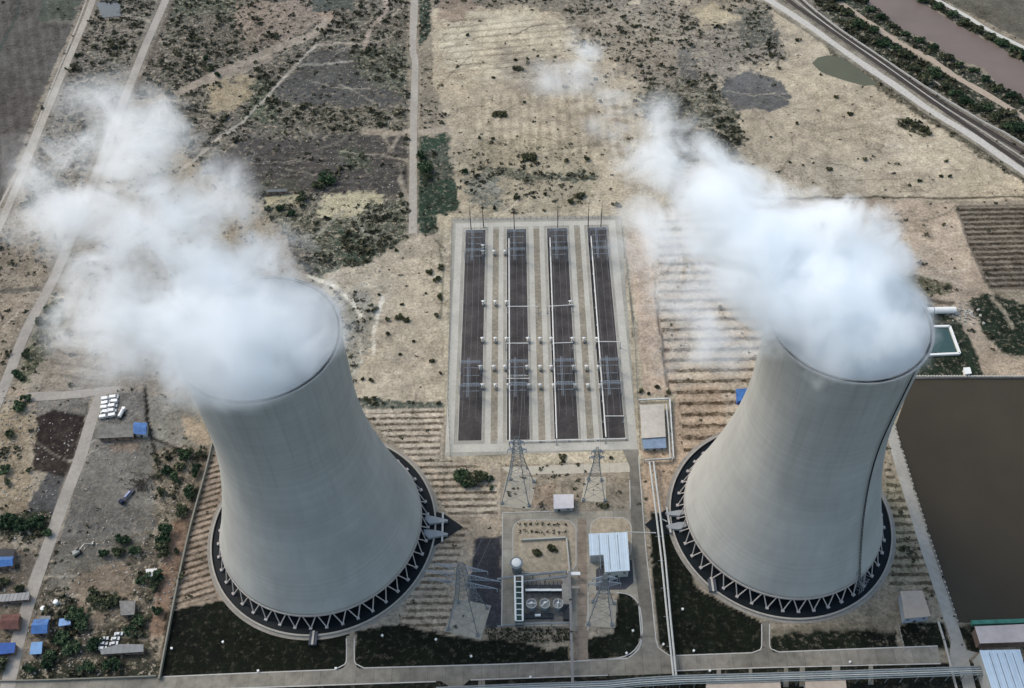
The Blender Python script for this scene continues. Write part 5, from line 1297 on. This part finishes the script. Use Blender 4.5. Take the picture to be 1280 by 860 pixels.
grove('trees between the railway and the river track', 'tree', 'between railway and river track', [(x, y + rnd.uniform(-7, 7), rnd.uniform(6, 10), rnd.uniform(4, 7), rnd.uniform(3, 6)) for x, y in rt_items], None, 'dark tree')
grove('trees on the far river bank', 'tree', 'lining the far river bank', [(x, y, rnd.uniform(6, 9), rnd.uniform(4, 6), rnd.uniform(4, 6)) for x, y in ((1152, 2), (1172, 10), (1190, 20), (1206, 31), (1222, 40), (1238, 48), (1252, 56), (1268, 64), (1280, 71))], None, 'dark tree')
grove('trees on the near river bank', 'tree', 'lining the near river bank', [(x, y, rnd.uniform(5, 9), rnd.uniform(3, 5), rnd.uniform(3, 5)) for x, y in ((1078, 3), (1086, 14), (1100, 24), (1116, 34), (1132, 44), (1150, 52), (1166, 61), (1182, 74), (1200, 83), (1218, 90), (1232, 100), (1246, 112), (1262, 121), (1278, 130))], None, 'dark tree')

# scrub: low plants scattered by the density of the ground
N = 150000
sx = nr.uniform(-480, 500, N); sy = nr.uniform(165, 880, N)
ppx, ppy, pc, psc, pw1, pw3 = ground_at(sx, sy)
cl = fbm(sx / 11, sy / 11, 77, 3)
prob = psc ** 1.3 * np.clip((cl - .38) * 4.5, 0, 1) * .62 + (psc > .02) * .010
keep = (nr.uniform(size=N) < prob) & (ppx > -30) & (ppx < 1310) & (ppy > -25) & (ppy < 885)
def clear(poly):
    global keep
    keep &= ~inpoly(ppx, ppy, poly)
for q_ in (mainroad, [(560,270),(780,268),(800,565),(554,572)], [(627,640),(792,636),(826,812),(800,845),(713,830),(713,786),(627,786)], [(1082,-10),(1083,2),(1129,37),(1168,53),(1186,69),(1230,85),(1246,104),(1310,138),(1310,95),(1245,57),(1208,37),(1143,0)],
           [(1138,470),(1310,470),(1310,780),(1196,778),(1115,536)], [(1013,68),(1060,68),(1100,108),(1050,104),(1015,84)]): clear(q_)
for pts_, w_ in (([(120,-40),(116,0),(72.5,105),(44,175),(8,263)], 5), ([(222,-40),(207,0),(182,57),(158,118),(81,317),(34,411),(7,479)], 8), ([(128,489),(116,520),(100,573),(82,620),(64,672),(44,728),(24,795),(8,865)], 9),
                 ([(518,-40),(518,0),(516,292)], 6), ([(961,0),(1040,53),(1119,107),(1214,169),(1300,228)], 6), ([(1046,0),(1123,53),(1190,93),(1250,128),(1300,160)], 5), ([(1172,0),(1235,37),(1300,70)], 4), ([(985,0),(1109,87),(1300,220)], 5), ([(32,496),(128,489)], 6)):
    keep &= segdist(ppx, ppy, pts_) > w_
for tc_ in (TL, TR): keep &= np.hypot(sx - tc_[0], sy - tc_[1]) > 67
sx, sy, psc = sx[keep], sy[keep], psc[keep]
n = len(sx)
sz = nr.lognormal(-.05, .42, n) * (0.8 + psc * .9)
QN = 9
k = np.repeat(np.arange(n), QN)
d = nr.normal(size=(n * QN, 3)); d /= np.linalg.norm(d, axis=1)[:, None]; d *= nr.uniform(.4, 1, (n * QN, 1)); d[:, 2] = np.abs(d[:, 2]) * .8
cs = np.stack([sx[k], sy[k], np.zeros(n * QN)], 1) + d * sz[k][:, None]
el = nr.uniform(.7, 1.7, n)[k]; cs[:, 0] = sx[k] + (cs[:, 0] - sx[k]) * el
q = quads(cs, .42, nr) 
ctr = cs[:, None, :]; q = ctr + (q - ctr) * sz[k][:, None, None]
q[:, :, 2] = np.maximum(q[:, :, 2], .03)
o = bpy.data.objects.new('scrub', mesh_quads('scrub', q, leaf_mat('scrub_leaf', (50, 54, 42), (84, 82, 64)))); COL.objects.link(o)
tag(o, 'low dark desert shrubs dotted over the sand and waste ground', 'scrub', kind='stuff')
print('scrub plants', n)
# rows of young plants on the pale strip below the equipment bay
yp = []
for r_ in range(4):
    for j in range(30):
        if rnd.random() < .86: yp.append(P(608 + j * 3.6 + (r_ % 2) * 1.8 + rnd.uniform(-.5, .5), 787.5 + r_ * 4.4 + rnd.uniform(-.5, .5)))
for r_ in range(2):
    for j in range(9): yp.append(P(650 + j * 7 + rnd.uniform(-1, 1), 656 + r_ * 9 + rnd.uniform(-1, 1)))
yc = np.repeat(np.array([tuple(p) for p in yp]), 10, 0); yc = yc + nr.normal(size=yc.shape) * np.array([.55, .55, .25]) + np.array([0, 0, .5])
o = bpy.data.objects.new('young_plants', mesh_quads('young_plants', quads(yc, .38, nr), leaf_mat('plant_leaf', (34, 40, 30), (58, 62, 46)))); COL.objects.link(o)
tag(o, 'rows of dark young plants on the pale strip by the equipment bay', 'plants', kind='stuff')
# rubble and litter over the waste ground
N2 = 26000
rx_ = nr.uniform(-420, 330, N2); ry_ = nr.uniform(190, 860, N2)
qx, qy, qc, qs, _, _ = ground_at(rx_, ry_)
zone = inpoly(qx, qy, [(0,480),(262,500),(262,560),(200,845),(0,850)]) * 1.0 + inpoly(qx, qy, [(200,0),(515,0),(515,290),(470,345),(470,440),(425,480),(400,340),(230,190),(120,200),(118,0)]) * .45 + inpoly(qx, qy, [(700,0),(960,0),(990,70),(925,210),(800,120)]) * .5
cl2 = fbm(rx_ / 16, ry_ / 16, 99, 3)
kp_ = nr.uniform(size=N2) < zone * np.clip((cl2 - .42) * 4, 0, 1)
for pts_, w_ in (([(222,-40),(207,0),(182,57),(158,118)], 8), ([(128,489),(116,520),(100,573),(82,620),(64,672),(44,728),(24,795),(8,865)], 9)): kp_ &= segdist(qx, qy, pts_) > w_
for tc_ in (TL, TR): kp_ &= np.hypot(rx_ - tc_[0], ry_ - tc_[1]) > 67
mb = MB()
for x_, y_ in zip(rx_[kp_], ry_[kp_]):
    h_ = rnd.uniform(.15, .7); mb.box((x_, y_, h_ / 2), (rnd.uniform(.4, 1.7), rnd.uniform(.3, 1.1), h_), rnd.uniform(0, 3.1), rnd.uniform(.4, .9))
tag(mb.build('rubble', mat('rubble_mixed', (158, 150, 138), var=.55, scale=.9)), 'pale rubble and litter strewn over the waste ground', 'rubble', kind='stuff')
print('rubble', int(kp_.sum()))

# ------------------------------------------------------------------ steam
def steam(name, label, base, path, blobs, dens, seed, parent_rim):
    """path: (x,y,z,radius) stations of a tapered closed body; blobs: (centre, radii, weight) where the vapour is thick"""
    n = 48; vs = []; lv = [(z, None, r) for _, _, z, r in path]
    free = [b for b in blobs if b[3]]
    zt_ = max(b[0][2] + b[1][2] for b in free) - 2
    z = 167.6
    while z < zt_: lv.append((z, 1, 0)); z += 1.6 if z < 172 else 4.0
    bx, by = path[0][:2]; prev = None; mg = 13.0
    for z, fr, r0 in lv:
        if fr is None:
            cx, cy = bx, by; rad_ = np.full(n, r0)
        else:
            sl = []
            for (ax, ay, az), (rx, ry, rz), wt, wp in free:
                k = 1 - ((z - az) / (rz + 5)) ** 2
                if k > 0: sl.append((ax, ay, (rx + mg) * math.sqrt(k), (ry + mg) * math.sqrt(k)))
            if z < 178: sl.append((bx, by, 36 + (z - 167), 36 + (z - 167)))
            wsum = sum(q[2] * q[3] for q in sl); cx = sum(q[0] * q[2] * q[3] for q in sl) / wsum; cy = sum(q[1] * q[2] * q[3] for q in sl) / wsum
            rad_ = np.zeros(n)
            for k in range(n):
                dx, dy = math.cos(2 * math.pi * k / n), math.sin(2 * math.pi * k / n); best_ = 6.0
                for ex, ey, ea, eb in sl:      # where the ray from the centre leaves each slice
                    px_, py_ = (cx - ex) / ea, (cy - ey) / eb; qx_, qy_ = dx / ea, dy / eb
                    A_ = qx_ * qx_ + qy_ * qy_; B_ = px_ * qx_ + py_ * qy_; C_ = px_ * px_ + py_ * py_ - 1; D_ = B_ * B_ - A_ * C_
                    if D_ > 0: best_ = max(best_, (-B_ + math.sqrt(D_)) / A_)
                rad_[k] = best_
            for _ in range(2): rad_ = np.maximum(rad_, (np.roll(rad_, 1) + np.roll(rad_, -1)) / 2)
        vs += [(cx + rad_[k] * math.cos(2 * math.pi * k / n), cy + rad_[k] * math.sin(2 * math.pi * k / n), z) for k in range(n)]
    m_ = len(lv); mb = MB()
    fs = [(i * n + k, i * n + (k + 1) % n, (i + 1) * n + (k + 1) % n, (i + 1) * n + k) for i in range(m_ - 1) for k in range(n)]
    fs += [tuple(range(n))[::-1], tuple(range((m_ - 1) * n, m_ * n))]
    mb.add(vs, fs)
    m = bpy.data.materials.new(name + '_vapour'); m.use_nodes = True; nn = m.node_tree.nodes; l = m.node_tree.links; nn.clear()
    out = nn.new('ShaderNodeOutputMaterial'); pv = nn.new('ShaderNodeVolumePrincipled'); l.new(pv.outputs[0], out.inputs['Volume'])
    pv.inputs['Color'].default_value = (.980, .993, 1.0, 1); pv.inputs['Anisotropy'].default_value = 0.0
    geo = nn.new('ShaderNodeNewGeometry'); pos = geo.outputs['Position']
    def mth(op, a, b=None, c_=None):
        x = nn.new('ShaderNodeMath'); x.operation = op
        for i, v in enumerate((a, b, c_)):
            if v is None: continue
            if isinstance(v, (int, float)): x.inputs[i].default_value = v
            else: l.new(v, x.inputs[i])
        return x.outputs[0]
    # swirl the lookup position so the puffs are not round
    nzw = nn.new('ShaderNodeTexNoise'); nzw.inputs['Scale'].default_value = .028; nzw.inputs['Detail'].default_value = 2
    l.new(pos, nzw.inputs['Vector'])
    sb = nn.new('ShaderNodeVectorMath'); sb.operation = 'SUBTRACT'; l.new(nzw.outputs['Color'], sb.inputs[0]); sb.inputs[1].default_value = (.5, .5, .5)
    sc = nn.new('ShaderNodeVectorMath'); sc.operation = 'MULTIPLY'; l.new(sb.outputs[0], sc.inputs[0]); sc.inputs[1].default_value = (36, 36, 26)
    ad = nn.new('ShaderNodeVectorMath'); ad.operation = 'ADD'; l.new(pos, ad.inputs[0]); l.new(sc.outputs[0], ad.inputs[1])
    tot = None
    for (cx, cy, cz), (rx, ry, rz), wt, warp in blobs:
        a = nn.new('ShaderNodeVectorMath'); a.operation = 'SUBTRACT'; l.new(ad.outputs[0] if warp else pos, a.inputs[0]); a.inputs[1].default_value = (cx, cy, cz)
        b = nn.new('ShaderNodeVectorMath'); b.operation = 'DIVIDE'; l.new(a.outputs[0], b.inputs[0]); b.inputs[1].default_value = (rx, ry, rz)
        d = nn.new('ShaderNodeVectorMath'); d.operation = 'LENGTH'; l.new(b.outputs[0], d.inputs[0])
        f = mth('MULTIPLY', mth('SUBTRACT', 1, mth('MULTIPLY', d.outputs['Value'], d.outputs['Value'])), wt)
        tot = mth('MAXIMUM', f, 0) if tot is None else mth('SMOOTH_MAX' if False else 'MAXIMUM', tot, f)
    nz = nn.new('ShaderNodeTexNoise'); nz.inputs['Scale'].default_value = .05; nz.inputs['Detail'].default_value = 8; nz.inputs['Roughness'].default_value = .71; nz.inputs['Distortion'].default_value = .6
    mp = nn.new('ShaderNodeMapping'); mp.inputs['Location'].default_value = (seed * 13.1, seed * 7.7, 0); l.new(pos, mp.inputs['Vector']); l.new(mp.outputs[0], nz.inputs['Vector'])
    e = mth('ADD', mth('MULTIPLY', mth('SUBTRACT', nz.outputs[0], .522), 4.0), tot)
    e = mth('MULTIPLY', mth('MAXIMUM', e, 0), mth('MINIMUM', mth('MULTIPLY', tot, 2.4), 1))
    e = mth('MINIMUM', e, 1.6)
    sz_ = nn.new('ShaderNodeSeparateXYZ'); l.new(pos, sz_.inputs[0])
    thin = nn.new('ShaderNodeMapRange'); thin.inputs[1].default_value = 158; thin.inputs[2].default_value = 178; thin.inputs[3].default_value = .55; thin.inputs[4].default_value = 1; l.new(sz_.outputs[2], thin.inputs[0])
    e = mth('MULTIPLY', e, thin.outputs[0])
    l.new(mth('MULTIPLY', e, dens), pv.inputs['Density'])
    m.cycles.volume_step_rate = STEP
    m.cycles.volume_sampling = 'MULTIPLE_IMPORTANCE'
    o = mb.build(name, m); tag(o, label, 'steam', 'steam plumes'); return o
STEP = .42
def Q(px_, py_, z): return tuple(P(px_, py_, z))
steam('steam_plume', 'white steam plume pouring left from the left cooling tower', TL,
      [(TL[0], TL[1], 112, 33.0), (TL[0], TL[1], 128, 33.2), (TL[0], TL[1], 143, 33.4), (TL[0], TL[1], 155, 33.8), (TL[0], TL[1], 165.9, 34.05)],
      [((TL[0], TL[1], 148), (49, 49, 35), 2.2, 0), (Q(320, 420, 176), (42, 38, 20), 1.15, 1), (Q(250, 410, 184), (44, 38, 22), 1.0, 1), (Q(160, 390, 192), (44, 36, 22), .72, 1), (Q(300, 340, 188), (34, 30, 20), .95, 1), (Q(180, 290, 204), (46, 36, 20), .75, 1), (Q(245, 270, 204), (34, 30, 18), .72, 1), (Q(90, 280, 208), (40, 26, 18), .62, 1), (Q(170, 190, 220), (32, 38, 18), .68, 1), (Q(120, 130, 230), (34, 28, 14), .42, 1), (Q(150, 432, 186), (38, 26, 16), .42, 1), (Q(258, 462, 175), (30, 19, 14), .8, 1), (Q(60, 210, 222), (34, 30, 14), .36, 1)],
      .095, 1, 0)
steam('steam_plume', 'bright white steam plume pouring from the right cooling tower towards the switchyard', TR,
      [(TR[0], TR[1], 112, 31.9), (TR[0], TR[1], 128, 32.0), (TR[0], TR[1], 143, 32.2), (TR[0], TR[1], 155, 32.5), (TR[0], TR[1], 165.9, 32.8)],
      [((TR[0], TR[1], 148), (48, 48, 35), 2.2, 0), (Q(1050, 380, 174), (38, 36, 18), 1.5, 1), (Q(1075, 330, 182), (26, 28, 16), 1.1, 1), (Q(1030, 290, 192), (26, 26, 14), .85, 1), (Q(1000, 360, 180), (38, 36, 20), 1.5, 1), (Q(955, 305, 190), (38, 34, 18), 1.25, 1), (Q(915, 250, 200), (34, 30, 16), .9, 1), (Q(860, 340, 200), (30, 34, 14), .5, 1), (Q(860, 220, 208), (34, 26, 12), .52, 1), (Q(808, 205, 214), (17, 26, 12), .62, 1), (Q(800, 150, 220), (30, 20, 10), .46, 1), (Q(820, 285, 206), (26, 26, 12), .45, 1), (Q(724, 65, 226), (13, 22, 10), .55, 1), (Q(712, 95, 222), (28, 16, 8), .38, 1), (Q(880, 430, 185), (30, 20, 10), .4, 1)],
      .16, 2, 0)
